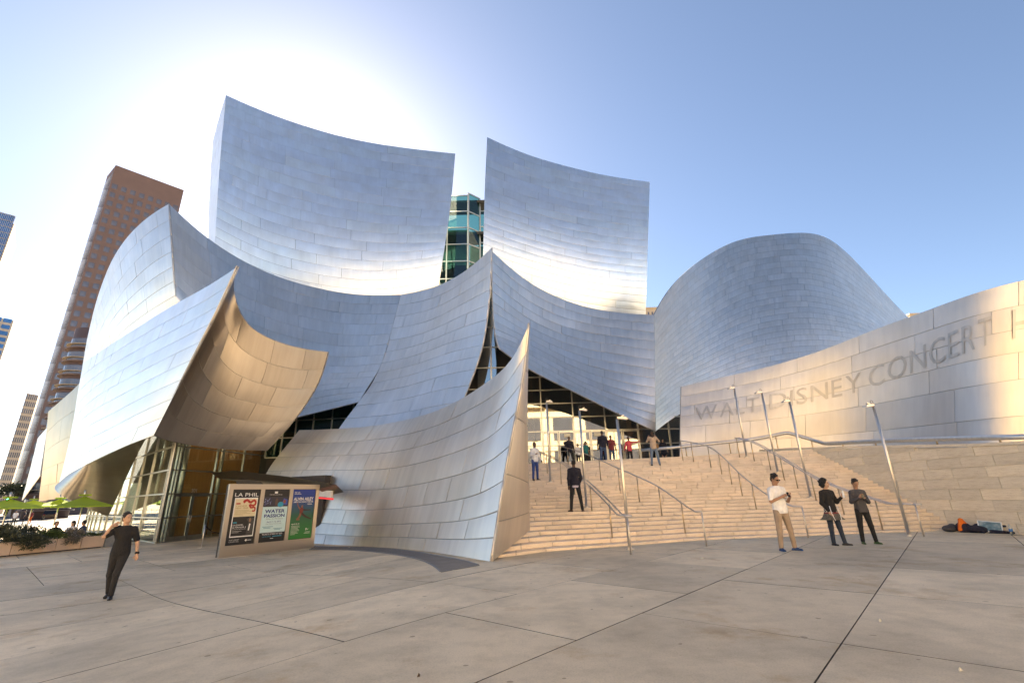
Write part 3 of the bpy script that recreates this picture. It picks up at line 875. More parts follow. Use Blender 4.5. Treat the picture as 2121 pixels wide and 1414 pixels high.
lamp((1678, 1025.5), (1632, 828), -1, 'lamp post halfway up beside the right double handrail')
lamp((1883.5, 1109.6), (1810, 841.5), -1, 'lamp post on the plaza at the right end of the stairs')
# ------------------------------------------------------------------ glass walls, interior, doors, canopy, lettering
def glass_mat(name, tint=(0.72, 0.80, 0.78), refl=0.16, rough=0.02):
    m, n, l, b = new_mat(name)
    n.remove(b)
    out = [x for x in n if x.type == 'OUTPUT_MATERIAL'][0]
    tr = n.new('ShaderNodeBsdfTransparent'); tr.inputs[0].default_value = (*tint, 1)
    gl = n.new('ShaderNodeBsdfGlossy'); gl.inputs['Roughness'].default_value = rough
    gl.inputs['Color'].default_value = (0.95, 0.97, 0.96, 1)
    bp = n.new('ShaderNodeBump'); bp.inputs['Strength'].default_value = 0.06; bp.inputs['Distance'].default_value = 0.02
    l.new(noise(n, l, 0.7, 1, 0.5, coord(n)), bp.inputs['Height']); l.new(bp.outputs[0], gl.inputs['Normal'])
    fr = n.new('ShaderNodeLayerWeight'); fr.inputs[0].default_value = 0.5
    pw = n.new('ShaderNodeMath'); pw.operation = 'POWER'; l.new(fr.outputs['Facing'], pw.inputs[0]); pw.inputs[1].default_value = 4.0
    ad = n.new('ShaderNodeMath'); ad.operation = 'MULTIPLY_ADD'; ad.use_clamp = True
    l.new(pw.outputs[0], ad.inputs[0]); ad.inputs[1].default_value = 0.8; ad.inputs[2].default_value = refl
    mx = n.new('ShaderNodeMixShader')
    l.new(ad.outputs[0], mx.inputs[0]); l.new(tr.outputs[0], mx.inputs[1]); l.new(gl.outputs[0], mx.inputs[2])
    l.new(mx.outputs[0], out.inputs['Surface'])
    return m
M['glass'] = glass_mat('clear_glass', (0.86, 0.92, 0.90), 0.05)
M['glass_coated'] = glass_mat('coated_glass', (0.66, 0.66, 0.62), 0.30)
M['glass_green'] = glass_mat('green_glass', (0.33, 0.58, 0.55), 0.06)
M['frame'] = tube_metal('anodised_frame', (0.58, 0.58, 0.54), 0.4)
def wood_mat(name, c):
    m, n, l, b = new_mat(name)
    w = noise(n, l, 1.0, 5, 0.6, coord(n), (14, 14, 0.8))
    l.new(ramp(n, l, w, [(0.3, tuple(x * 0.7 for x in c)), (0.7, c)]), b.inputs['Base Color'])
    b.inputs['Roughness'].default_value = 0.45
    return m
M['wood'] = wood_mat('fir_panel', (0.46, 0.24, 0.09))
M['lamp_glow'], _n, _l, _b = new_mat('warm_lamp'); _b.inputs['Emission Color'].default_value = (1.0, 0.72, 0.42, 1); _b.inputs['Emission Strength'].default_value = 1.8
M['dark'] = simple('dark_interior', (0.045, 0.042, 0.04), 0.8)
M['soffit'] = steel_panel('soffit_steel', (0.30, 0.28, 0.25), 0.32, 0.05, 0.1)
M['green_wall'] = simple('green_interior', (0.16, 0.26, 0.22), 0.7, 0, 0.25, 1.5)
M['floor_in'] = simple('lobby_floor', (0.30, 0.22, 0.15), 0.4)

class Facade:
    """upright glass wall from A along dirn; bars and panes become parts of one glass_wall"""
    def __init__(self, A, dirn, parent_name='glass_wall', label=None):
        self.A = np.array([A[0], A[1], 0.0]); self.d = np.array([dirn[0], dirn[1], 0.0]); self.d /= np.linalg.norm(self.d)
        self.n = np.array([self.d[1], -self.d[0], 0.0])       # outward (towards the viewer)
        if self.n @ (np.array([0, 0, 0]) - self.A) < 0: self.n = -self.n
        self.root = empty(parent_name, tuple(self.A - HOFF), hall)
        if label: self.root['label'] = label
    def P(self, s, z, o=0.0): return self.d * s + self.n * o + np.array([0, 0, z])
    def s_at(self, px, py):
        r = ray(px, py)[:2]
        M2 = np.array([[self.d[0], -r[0]], [self.d[1], -r[1]]])
        return float(np.linalg.solve(M2, -self.A[:2])[0])
    def z_at(self, px, py, s):
        y = (self.A + self.d * s)[1]
        return float(at(px, py, y)[2])
    def bar(self, s0, z0, s1, z1, w, dep=0.12, name='mullion', mat=None):
        MB().beam(self.P(s0, z0), self.P(s1, z1), w, dep, up=self.n).build(name, mat or M['frame'], self.root)
    def pane(self, s0, s1, z0, z1, mat, o=0.0, name='pane', inset=0.02):
        pts = [self.P(s0 + inset, z0 + inset, o), self.P(s1 - inset, z0 + inset, o), self.P(s1 - inset, z1 - inset, o), self.P(s0 + inset, z1 - inset, o)]
        pl = MB().slab(pts, -self.n, 0.02)
        return pl.build(name, mat, self.root)
    def poly(self, pts, mat, o=0.0, name='pane'):
        return MB().slab([self.P(s, z, o) for s, z in pts], -self.n, 0.02).build(name, mat, self.root)
    def grid(self, S, Z, mat, w=0.07, wz=0.07, skip=()):
        for s in S: self.bar(s, Z[0], s, Z[-1], w)
        for z in Z: self.bar(S[0], z, S[-1], z, wz, 0.10, 'transom')
        for i in range(len(S) - 1):
            for j in range(len(Z) - 1):
                if (i, j) in skip: continue
                self.pane(S[i], S[i + 1], Z[j], Z[j + 1], mat)

# left glass hall: two faces meeting at a corner
C0 = gnd(322, 1125)
G_L = Facade(C0, ray(-58, 1046)[:2], label='receding glass wall under the flare')
G_F = Facade(C0, ray(1258, 1025)[:2], label='glass wall with the double door')
zc = [gz(C0[0]) + 0.02] + [float(at(px, py, C0[1])[2]) for px, py in [(337, 1072.5), (348, 1022), (358, 972), (364.5, 923)]]
zc.append(zc[-1] + (zc[-1] - zc[-2]))
SL = [0.0, 0.35] + [G_L.s_at(px, 1024) for px in (304.6, 283.4, 264, 248, 233, 221.5, 211.8, 203.9)]
SL += [SL[-1] + 1.6, SL[-1] + 3.2]
G_L.grid(SL, zc, M['glass'])
SFr = [0.0, 0.3, G_F.s_at(359.5, 1022), G_F.s_at(437, 1021), G_F.s_at(494, 1020), G_F.s_at(552, 1019)]
SFr.append(SFr[-1] + 1.8)
G_F.grid(SFr, zc, M['glass'], skip=((2, 0), (2, 1)))
# double door
s0, s1 = SFr[2] + 0.05, SFr[3] - 0.05
zb, zt = zc[0], zc[2] - 0.04
door_w = (s1 - s0) / 2
for k in (0, 1):
    a, b_ = s0 + k * door_w + 0.01, s0 + (k + 1) * door_w - 0.01
    dr = MB()
    fw = 0.09
    for (p, q, r, t) in ((a, zb, a, zt), (b_, zb, b_, zt)):
        dr.beam(G_F.P(p + (fw / 2 if p == a else -fw / 2), q, 0.02), G_F.P(p + (fw / 2 if p == a else -fw / 2), t, 0.02), fw, 0.06, up=G_F.n)
    dr.beam(G_F.P(a, zb + 0.12, 0.02), G_F.P(b_, zb + 0.12, 0.02), 0.24, 0.055, up=G_F.n)
    dr.beam(G_F.P(a, zt - 0.05, 0.02), G_F.P(b_, zt - 0.05, 0.02), 0.1, 0.055, up=G_F.n)
    dro = dr.build('door', M['frame'], G_F.root)
    MB().slab([G_F.P(a + fw, zb + 0.24, 0.02), G_F.P(b_ - fw, zb + 0.24, 0.02), G_F.P(b_ - fw, zt - 0.1, 0.02), G_F.P(a + fw, zt - 0.1, 0.02)], -G_F.n, 0.02).build('door_glass', M['glass'], dro)
    hs = b_ - 0.06 if k == 0 else a + 0.06
    MB().tube([G_F.P(hs, zb + 0.95, 0.05), G_F.P(hs, zb + 0.95, 0.1), G_F.P(hs, zb + 1.3, 0.1), G_F.P(hs, zb + 1.3, 0.05)], 0.014, 8).build('handle', M['tube'], dro, smooth=True)
# lobby behind: floor, wood walls, ceiling, soffit
lob = MB()
inn = -(G_L.n + G_F.n); inn /= np.linalg.norm(inn)
pL = lambda s, o: G_L.A + G_L.d * s - G_L.n * o
pF = lambda s, o: G_F.A + G_F.d * s - G_F.n * o
wl_ = empty('lobby', tuple(np.array([C0[0], C0[1], 0]) - HOFF), hall)
wl_['label'] = 'wood lined lobby behind the glass'
def quad_wall(name, a, b, z0, z1, mat, parent=wl_, th=0.15):
    a = np.asarray(a, float); b = np.asarray(b, float)
    d = b - a; d[2] = 0; d /= np.linalg.norm(d); nn = np.array([d[1], -d[0], 0]) * th
    O = np.array([C0[0], C0[1], 0])
    MB().hexa([np.array((*p[:2], z)) - O for z in (z0, z1) for p in (a, b, b + nn, a + nn)]).build(name, mat, parent)
quad_wall('wood_wall', pF(3.4, 2.6), pF(10.0, 2.2), -0.44, 6.6, M['wood'])
quad_wall('wood_wall', pL(5.2, 3.4), pL(14.5, 3.2), -0.44, 6.6, M['wood'])
quad_wall('wood_wall', pF(3.4, 2.6), pL(5.2, 3.4), -0.44, 6.6, M['wood'])
O_ = np.array([C0[0], C0[1], 0])
MB().slab([p - O_ + np.array([0, 0, -0.44]) for p in (pF(0.1, 0.05), pF(9, 0.05), pF(9, 4), pL(16, 4), pL(16, 0.05))], (0, 0, 1), 0.01).build('lobby_floor', M['floor_in'], wl_)
MB().slab([p - O_ + np.array([0, 0, 6.6]) for p in (pF(0.1, 0.05), pF(9, 0.05), pF(9, 4), pL(16, 4), pL(16, 0.05))], (0, 0, 1), 0.2).build('lobby_ceiling', M['wood'], wl_)
for s_, o_2 in ((2.4, 1.2), (5.2, 1.3), (8.4, 1.3), (11, 1.3)):
    MB().tube([pL(s_, o_2) - O_ + (0, 0, -0.44), pL(s_, o_2) - O_ + (0, 0, 6.6)], 0.14, 12).build('column', M['frame'], wl_, smooth=True)
for k, (s_, o_2) in enumerate(((0.9, 0.9), (4.6, 1.0))):
    MB().tube([pF(s_, o_2) - O_ + (0, 0, -0.44), pF(s_, o_2) - O_ + (0, 0, 6.6)], 0.12, 12).build('column', M['frame'], wl_, smooth=True)
for s_, o_2 in ((4.0, 1.6), (7.0, 1.8), (10.0, 1.8), (13.0, 1.8)):
    MB().lathe([(0.0, 6.45), (0.35, 6.45), (0.35, 6.55), (0.0, 6.55)], 14, tuple(pL(s_, o_2) - O_)).build('ceiling_lamp', M['lamp_glow'], wl_)
for s_, o_2 in ((2.6, 1.2), (5.0, 1.4), (7.4, 1.4)):
    MB().lathe([(0.0, 6.45), (0.35, 6.45), (0.35, 6.55), (0.0, 6.55)], 14, tuple(pF(s_, o_2) - O_)).build('ceiling_lamp', M['lamp_glow'], wl_)
# soffit: from the lower edge of the flare back to the head of the glass, with its S-shaped end
So = Surf([[S_FO.at([u], [1.0])[0, 0] for u in np.linspace(0, 1, 7)],
           [np.append((pL(s_, -1.2 - 0.15 * s_))[:2], z_) for s_, z_ in zip((-0.4, 1.8, 4.0, 6.2, 8.4, 10.6, 13.2), (5.4, 5.4, 5.2, 4.7, 3.9, 3.1, 2.4))],
           [np.append((pL(s_, -0.25))[:2], z_) for s_, z_ in zip((-0.3, 2.0, 4.2, 6.4, 8.6, 10.8, 13.4), (6.7, 6.6, 6.4, 5.8, 4.5, 2.8, 0.8))]])
us = np.linspace(0, 1, 24); P = So.at(us, np.linspace(0, 1, 10)).reshape(-1, 3) - HOFF
mesh_obj('soffit', P, [(j * 24 + i, j * 24 + i + 1, (j + 1) * 24 + i + 1, (j + 1) * 24 + i) for j in range(9) for i in range(23)], M['soffit'], hall, smooth=True, uvs=np.stack(np.meshgrid(us * 20, np.linspace(0, 5, 10)), -1).reshape(-1, 2))
P = np.array([S_FF.at([u], [1.0])[0, 0] for u in np.linspace(0, 1, 12)])
back = np.array([[-19.6 + 2.2 * t, 26.6 + 7.0 * t, 6.2] for t in np.linspace(0, 1, 12)])
mesh_obj('soffit', np.concatenate([P, back]) - HOFF, [(i, i + 1, 12 + i + 1, 12 + i) for i in range(11)], M['soffit'], hall, smooth=True, uvs=[(i * 0.8, 0) for i in range(12)] + [(i * 0.8, 4) for i in range(12)])
# curved bronze base wall under the soffit, left of the glass
bw = MB()
cp = curve_pts([(-34.5, 42, 0), (-32.0, 39.0, 0), (-29.2, 37.2, 0), (-27.6, 36.0, 0), (-27.0, 34.6, 0)], 14)
V = [(x, y, z) for z in (-0.5, 1.2, 3.2) for x, y, _ in cp]
mesh_obj('base_wall', np.array(V) - HOFF, [(j * 14 + i, j * 14 + i + 1, (j + 1) * 14 + i + 1, (j + 1) * 14 + i) for j in range(2) for i in range(13)], M['steel_low'], hall, smooth=True, uvs=[(i * 0.6, z) for z in (0, 1.7, 3.7) for i in range(14)])

# entrance glass on the terrace
YE = 31.0
G_E = Facade((-5.5, YE), (1, 0.0), label='tall entrance glazing above the stairs')
ze = [LZ] + [float(at(1120, y, YE)[2]) for y in (923.4, 893.7, 864.8, 836, 808, 780.7)]
while ze[-1] < 13: ze.append(ze[-1] + 1.0)
SE = [0.0, 2.1, 4.2] + [G_E.s_at(px, 850) for px in (1121, 1186, 1251, 1317)]
G_E.grid(SE, ze, M['glass_coated'], 0.08, 0.07)
for i in (3, 4, 5):      # door leaves with push bars and notices
    for k in (0, 1):
        w_ = (SE[i + 1] - SE[i]) / 2
        a, b_ = SE[i] + k * w_ + 0.06, SE[i] + (k + 1) * w_ - 0.04
        dr = MB()
        for p in (a, b_): dr.beam(G_E.P(p, LZ, 0.05), G_E.P(p, ze[2] - 0.06, 0.05), 0.06, 0.05, up=G_E.n)
        for z in (LZ + 0.1, ze[2] - 0.08): dr.beam(G_E.P(a, z, 0.05), G_E.P(b_, z, 0.05), 0.09, 0.045, up=G_E.n)
        dro = dr.build('door', M['frame'], G_E.root)
        MB().tube([G_E.P(a + 0.05, LZ + 1.0, 0.11), G_E.P(b_ - 0.05, LZ + 1.0, 0.11)], 0.018, 8).build('push_bar', M['tube'], dro, smooth=True)
MB().slab([G_E.P(SE[3] + 1.45, ze[2] - 0.42, 0.09), G_E.P(SE[3] + 1.85, ze[2] - 0.42, 0.09), G_E.P(SE[3] + 1.85, ze[2] - 0.2, 0.09), G_E.P(SE[3] + 1.45, ze[2] - 0.2, 0.09)], -G_E.n, 0.01).build('notice', simple('notice_card', (0.75, 0.72, 0.62), 0.7), G_E.root)
MB().slab([G_E.P(SE[4] + 1.3, ze[2] - 0.4, 0.09), G_E.P(SE[4] + 1.8, ze[2] - 0.4, 0.09), G_E.P(SE[4] + 1.8, ze[2] - 0.2, 0.09), G_E.P(SE[4] + 1.3, ze[2] - 0.2, 0.09)], -G_E.n, 0.01).build('notice', simple('notice_card2', (0.75, 0.72, 0.62), 0.7), G_E.root)
# side glazing turning towards the name wall
G_S = Facade((G_E.A[0] + SE[-1], YE), (3.2, 0.5), label='dark glazing between the drum and the name wall')
G_S.grid([0, 1.1, 2.2, 3.3, 4.4], [LZ, ze[1], ze[2], ze[3] - 0.1], M['glass_coated'], 0.09, 0.08)
# lobby behind the entrance
ent = empty('foyer', tuple(np.array([2, 36, LZ]) - HOFF), hall)
EO = np.array([2, 36, LZ])
MB().box(-12, 12, -4.6, 6, -0.2, 0.02).build('foyer_floor', M['floor_in'], ent)
MB().box(-8, 9, 4.0, 4.3, 0, 8.6).build('foyer_wall', M['wood'], ent)
MB().box(-8, 5.6, -4.8, 6, 8.6, 8.9).build('foyer_ceiling', M['dark'], ent)
for x in (-5, -0.8, 3.4, 7.0):
    MB().tube([(x, -1.5, 0), (x * 1.03, -1.2, 8.6)], 0.3, 12).build('column', M['wood'], ent, smooth=True)

# slit glazing between the central peak and the entrance sail
G_G = Facade((-4.6, 27.6), (1, 0.02), label='narrow slit of glass below the central peak')
zz = [5.0 + 1.35 * k for k in range(8)]
ss = [0.0, 1.2, 2.4, 3.6, 4.9, 6.2]
for i in range(len(ss) - 1):
    for j in range(len(zz) - 1):
        cx_ = (G_G.A + G_G.d * (ss[i] + ss[i + 1]) / 2)[0]
        q = proj(np.array([cx_, 27.6, (zz[j] + zz[j + 1]) / 2]))
        if 972 < q[0] < 1045 and 600 < q[1] < 880: G_G.pane(ss[i], ss[i + 1], zz[j], zz[j + 1], M['glass_coated'])
sP = G_G.s_at(1017, 720)
G_G.bar(sP, 5.0, sP, 13.6, 0.09, 0.1, 'mullion')
for z in zz[:-1]:
    G_G.bar(G_G.s_at(972, 760), z, 4.9, z, 0.06, 0.12, 'transom')
MB().box(0.8, 4.8, 1.2, 1.35, 3, 12.5).build('slit_backing', M['dark'], G_G.root)
# glass below the left concave wall
G_B = Facade(at(560, 900, 33.0), (1, -0.12), label='sloping strip of glass under the concave wall')
sb_ = [G_B.s_at(px, 870) for px in (560, 590, 615, 650, 688, 730, 775)]
zb_ = [float(at(640, y, 32.8)[2]) for y in (945, 905, 870, 838)]
G_B.grid(sb_, zb_, M['glass_green'], 0.08, 0.07)
MB().box(-1, 7, 1.0, 1.2, 0, 6.4).build('strip_backing', M['dark'], G_B.root)

# green glass tower between the tall wings
YT = 43.5
tw = empty('glass_tower', tuple(np.array([*at(955, 500, YT)[:2], 0]) - HOFF), hall)
tw['label'] = 'green glass shaft between the two tall wings'
A_ = at(905, 430, YT); B_ = at(970, 406, YT); C_ = at(990, 403, YT + 0.2)
ztop = float(at(970, 405, YT)[2])
G_T = Facade((A_[0] - 1.5, YT), (B_[0] - A_[0], 0.0)); G_T.root.name = 'glass_wall'
s_r = B_[0] - A_[0] + 1.5
levels = [ztop - 2.05 * k for k in range(13)][::-1]
G_T.grid([0, 1.2, 2.7, s_r], levels, M['glass_green'], 0.14, 0.12)
G_T2 = Facade((B_[0], YT), (1.0, 0.9)); G_T2.grid([0, 1.6], levels[:-1] + [ztop + 0.3], M['glass_green'], 0.16, 0.13)
G_T3 = Facade((B_[0] + 1.2, YT + 1.6), (1.0, 0.0)); G_T3.grid([0, 1.6, 3.0], [z - 1.0 for z in levels], M['glass_green'], 0.14, 0.12)
mb = MB(); mb.box(A_[0] - 3, B_[0] - 0.2, YT + 3.0, YT + 3.3, 10, ztop - 2.5); mb.box(B_[0] - 0.2, B_[0] + 6, YT + 4.2, YT + 4.5, 10, ztop - 4)
o = mb.build('shaft_wall', M['green_wall'], None); o.parent = hall; o.location = tuple(-HOFF)
mb = MB()
for z in levels[::2]: mb.box(A_[0] - 3, B_[0] + 2, YT + 0.8, YT + 3.2, z - 0.35, z - 0.05)
o = mb.build('shaft_floor', M['dark'], None); o.parent = hall; o.location = tuple(-HOFF)

# unseen dark masses in the hall's core, added to block sun leaks
def body(x0, x1, y0, y1, z1, name='sun_block_mass'):
    o = MB().box(x0, x1, y0, y1, -0.5, z1).build(name, M['dark'], None); o.parent = hall; o.location = tuple(-HOFF)
body(-29, -6.5, 47, 80, 27)
body(-6.5, 3, 49, 80, 19)
body(3, 44, 47.2, 80, 15.5)
body(3.2, 13, 44, 80, 24)
body(-31, -9, 39.5, 60, 14)
body(-9, 9, 37.2, 47, 11.8)
body(16, 30, 40.5, 60, 7.5)
body(22, 44, 58.5, 80, 22)
body(18, 46, 31, 40, 5.2)
body(-44, -30, 52, 70, 12)
body(-27, -23, 34.5, 39.5, 15)

# ------------------------------------------------------------------ lettering helpers
def text_mesh(body_, size=1.0, shear=0.0, spacing=1.0, bold=0.0):
    cu = bpy.data.curves.new('t', 'FONT')
    cu.body = body_; cu.size = size; cu.shear = shear; cu.space_character = spacing
    cu.offset = bold; cu.resolution_u = 3; cu.fill_mode = 'FRONT'
    o = bpy.data.objects.new('t', cu); col.objects.link(o)
    dg = bpy.context.evaluated_depsgraph_get(); dg.update()
    me = o.evaluated_get(dg).to_mesh()
    V = np.array([v.co[:] for v in me.vertices]) if len(me.vertices) else np.zeros((0, 3))
    Fc = [tuple(p.vertices) for p in me.polygons]
    o.evaluated_get(dg).to_mesh_clear()
    bpy.data.objects.remove(o); bpy.data.curves.remove(cu)
    return V, Fc
M['letter'] = steel_panel('perforated_letter', (0.53, 0.51, 0.48), 0.5, 0.03, 0.2)
knots_px = [1411, 1510, 1610, 1710, 1810, 1910, 2010, 2121, 2250]
def u_of(px): return np.interp(px, knots_px, np.linspace(0, 1, 9))
def v_mid(px): return np.interp(px, [1440, 1610, 1780, 1900, 2030, 2121, 2250], [0.49, 0.465, 0.445, 0.375, 0.305, 0.285, 0.28])
def v_half(px): return np.interp(px, [1440, 1610, 1780, 2030, 2250], [0.105, 0.098, 0.098, 0.108, 0.105])
for word, x0, x1 in (('WALT', 1441, 1572), ('DISNEY', 1594, 1782), ('CONCERT', 1797, 2056), ('HALL', 2098, 2235)):
    adv = []
    for ch in word:
        V, Fc = text_mesh(ch, 1.0); adv.append((V, Fc, V[:, 0].max() - V[:, 0].min()))
    tot = sum(a[2] for a in adv) + 0.13 * (len(word) - 1)
    x = 0.0
    for ch, (V, Fc, w) in zip(word, adv):
        # cut the letter's faces finely enough to follow the wall
        bm = bmesh.new()
        vs2 = [bm.verts.new(v) for v in V]
        for f in Fc:
            try: bm.faces.new([vs2[i] for i in f])
            except ValueError: pass
        bmesh.ops.triangulate(bm, faces=bm.faces[:])
        for _ in range(2):
            bmesh.ops.subdivide_edges(bm, edges=[e for e in bm.edges if e.calc_length() > 0.22], cuts=1)
            bmesh.ops.triangulate(bm, faces=bm.faces[:])
        V2 = np.array([v.co[:] for v in bm.verts]); bm.verts.index_update()
        F2 = [tuple(v.index for v in f.verts) for f in bm.faces]
        bm.free()
        capH = 0.70
        fx = (x + V2[:, 0] - V[:, 0].min()) / tot
        px_ = x0 + (x1 - x0) * fx
        u = u_of(px_); v = v_mid(px_) + v_half(px_) * (1 - 2 * V2[:, 1] / capH)
        S0 = S_SG.pts(u, v)
        du = S_SG.pts(np.clip(u + 1e-3, 0, 1), v) - S_SG.pts(np.clip(u - 1e-3, 0, 1), v)
        dv = S_SG.pts(u, v + 1e-3) - S_SG.pts(u, v - 1e-3)
        nn = np.cross(du, dv); nn /= np.linalg.norm(nn, axis=1, keepdims=True)
        if np.mean(np.sum(nn * (np.array([0, 0, EYE]) - S0), 1)) < 0: nn = -nn
        mesh_obj('letter', S0 + nn * 0.035 - HOFF, F2, M['letter'], o_SG, uvs=np.stack([px_ * 0.05, V2[:, 1] * 2], 1))
        x += w + 0.13

# ticket canopy left of the front screen
can = empty('ticket_canopy', (-11.5, 25, 0))
tag(can, 'angular dark metal canopy over the ticket window behind the poster stand', 'canopy')
CO = np.array([-11.5, 25, 0])
ct = [at(436, 978, 27.5), at(486, 974, 25.4), at(600, 987, 23.6), at(696, 1003, 21.6), at(660, 1012, 22.6), at(640, 1000, 24.5), at(520, 985, 27.6)]
cb = [p + np.array([0.2, 0.5, -0.32]) for p in ct]
mb = MB(); n_ = len(ct)
mb.add([p - CO for p in ct] + [p - CO for p in cb], [tuple(range(n_)), tuple(range(2 * n_ - 1, n_ - 1, -1))] + [(i, n_ + i, n_ + (i + 1) % n_, (i + 1) % n_) for i in range(n_)])
mb.build('canopy_shell', tube_metal('canopy_metal', (0.30, 0.26, 0.2), 0.35), can)
MB().beam(at(655, 1030, 23.2) - CO, at(690, 1033, 22.0) - CO, 0.04, 0.07).build('neon_strip', None, can)
m, n, l, b = new_mat('red_neon'); b.inputs['Base Color'].default_value = (0.8, 0.03, 0.04, 1); b.inputs['Emission Color'].default_value = (1, 0.04, 0.05, 1); b.inputs['Emission Strength'].default_value = 0.12
bpy.data.objects['neon_strip'].data.materials.append(m)
MB().beam(at(652, 1020, 23.4) - CO, at(688, 1023, 22.2) - CO, 0.08, 0.3).build('fascia', simple('white_fascia', (0.7, 0.69, 0.66), 0.5), can)
wp = [at(470, 1120, 26.5), at(660, 1125, 24.0)]
MB().hexa([np.array(p) - CO for p in [(wp[0][0], wp[0][1], -0.45), (wp[1][0], wp[1][1], -0.45), (wp[1][0] + 0.2, wp[1][1] + 0.6, -0.45), (wp[0][0] + 0.2, wp[0][1] + 0.6, -0.45), (wp[0][0], wp[0][1], 2.7), (wp[1][0], wp[1][1], 2.7), (wp[1][0] + 0.2, wp[1][1] + 0.6, 2.7), (wp[0][0] + 0.2, wp[0][1] + 0.6, 2.7)]]).build('ticket_window', M['dark'], can)
# ------------------------------------------------------------------ the city around
def facade_windows(root, A, d, n, W, Hh, cols, z0, rows, fh, ww, wh, mat, limit, O, name='window', mark=False):
    """windows as slim proud boxes on an upright face; largest first as parts, the rest one part"""
    recs = []
    for r in range(rows):
        for c in range(cols):
            s = (c + 0.5) * W / cols; z = z0 + (r + 0.5) * fh
            p = A + d * s
            x_, y_ = proj(np.array([p[0], p[1], z]))
            ok = -20 < x_ < 2140 and -20 < y_ < 1414
            recs.append((0 if ok else 1, -z, s, z))
    recs.sort()
    small = MB()
    me = None
    for k, (out, _, s, z) in enumerate(recs):
        c = A + d * s + np.array([0, 0, z])
        cs = [-d * ww / 2 - np.array([0, 0, wh / 2]), d * ww / 2 - np.array([0, 0, wh / 2]), d * ww / 2 + np.array([0, 0, wh / 2]), -d * ww / 2 + np.array([0, 0, wh / 2])]
        if k < limit and not out:
            if me is None:
                o = MB().slab([q + n * 0.06 for q in cs], -n, 0.05).build(name, mat, root); me = o.data
            else:
                o = bpy.data.objects.new(name, me); col.objects.link(o); o.parent = root
            o.location = tuple(c - O)
        else:
            small.slab([c - O + q + n * 0.06 for q in cs], -n, 0.05)
    if small.v: small.build(name + '_field', mat, root, kind='stuff')
def box_tower(name, label, A, B, C, z1, z0, wallmat, sidemat=None, th=None):
    """A front-left, B front-right, C back-left top corners (plan); walls go down to z0"""
    A, B, C = (np.array([p[0], p[1], 0.0]) for p in (A, B, C))
    D = B + C - A
    root = empty(name, (A[0], A[1], z0)); tag(root, label, 'building', 'towers of the city behind')
    O = np.array([A[0], A[1], z0])
    MB().hexa([p - O + np.array([0, 0, z]) for z in (z0, z1) for p in (A, B, D, C)]).build('wall', wallmat, root)
    return root, O, A, B, C, D
M['brown_stone'] = simple('brown_granite', (0.135, 0.088, 0.078), 0.6, 0, 0.12, 0.3)
M['tower_glass'] = simple('tower_glass', (0.15, 0.15, 0.17), 0.18, 0.4, 0.35, 0.15)
M['pale_white'] = simple('pale_white_gloss', (0.62, 0.60, 0.58), 0.3, 0.4, 0.06)  # on the granite tower's side this pale tone stands in for sun glare
M['beige_conc'] = simple('beige_concrete', (0.42, 0.35, 0.27), 0.75, 0, 0.1, 0.2)
M['blue_glass'] = simple('blue_curtain_wall', (0.05, 0.17, 0.36), 0.12, 0.5, 0.25, 0.12)
M['grey_conc'] = simple('grey_concrete', (0.36, 0.35, 0.34), 0.7, 0, 0.1, 0.2)
M['asphalt'] = simple('asphalt', (0.055, 0.055, 0.058), 0.85, 0, 0.2, 0.8)

zt = float(at(240, 342, 150)[2])
A = at(240, 342, 150); B = atz(381, 394, zt); C = atz(222, 365, zt)
dBA = np.array([B[0] - A[0], B[1] - A[1], 0]); W = np.linalg.norm(dBA); dd = dBA / W
nn = np.array([dd[1], -dd[0], 0]); nn = nn if nn @ (-A * np.array([1, 1, 0])) > 0 else -nn
root, O, A_, B_, C_, D_ = box_tower('office_tower', 'tall brown granite tower with square windows behind the hall', A, B, C, zt, -6, M['brown_stone'])
facade_windows(root, A_, dd, nn, W, zt, 8, zt - 7.5 - 33 * 3.85, 33, 3.85, W / 8 * 0.58, 2.1, M['tower_glass'], 240, O)
dl = C_ - A_; WL = np.linalg.norm(dl); dl = dl / WL
nl = np.array([dl[1], -dl[0], 0]); nl = nl if nl @ np.array([1, -1, 0]) < 0 else -nl
MB().slab([A_ + dl * 0.4 - O + np.array([0, 0, 2]), A_ + dl * (WL - 0.3) - O + np.array([0, 0, 2]), A_ + dl * (WL - 0.3) - O + np.array([0, 0, zt + 6 - 9]), A_ + dl * 0.4 - O + np.array([0, 0, zt + 6 - 9])], nl, 0.25).build('side_sun_glare', M['pale_white'], root)  # pale strip that paints the sun's glint onto the tower's left face
for k in range(9):      # roof sign letters seen edge on
    s = 1.5 + k * 1.0
    MB().slab([A_ + dl * s - O + np.array([0, 0, zt + 6 - 8.4 - k * 2.6]), A_ + dl * (s + 0.5) - O + np.array([0, 0, zt + 6 - 8.4 - k * 2.6]), A_ + dl * (s + 0.5) - O + np.array([0, 0, zt + 6 - 6.8 - k * 2.6]), A_ + dl * s - O + np.array([0, 0, zt + 6 - 6.8 - k * 2.6])], nl, 0.8).build('roof_letter', M['dark'], root)
# slim dark slab left of the tower
zs = float(at(161, 571, 165)[2])
A = at(161, 571, 165); 
root, O, A_, B_, C_, D_ = box_tower('office_tower', 'slim dark brown slab beside the granite tower', (A[0], A[1]), (A[0] + 3.2, A[1] - 0.4), (A[0] - 4, A[1] + 18), zs, -6, M['brown_stone'])
for k in range(20):
    MB().box(-0.03, 3.1, -0.16, -0.06, 6 + k * 4.6, 8 + k * 4.6).build('window', M['tower_glass'], root)
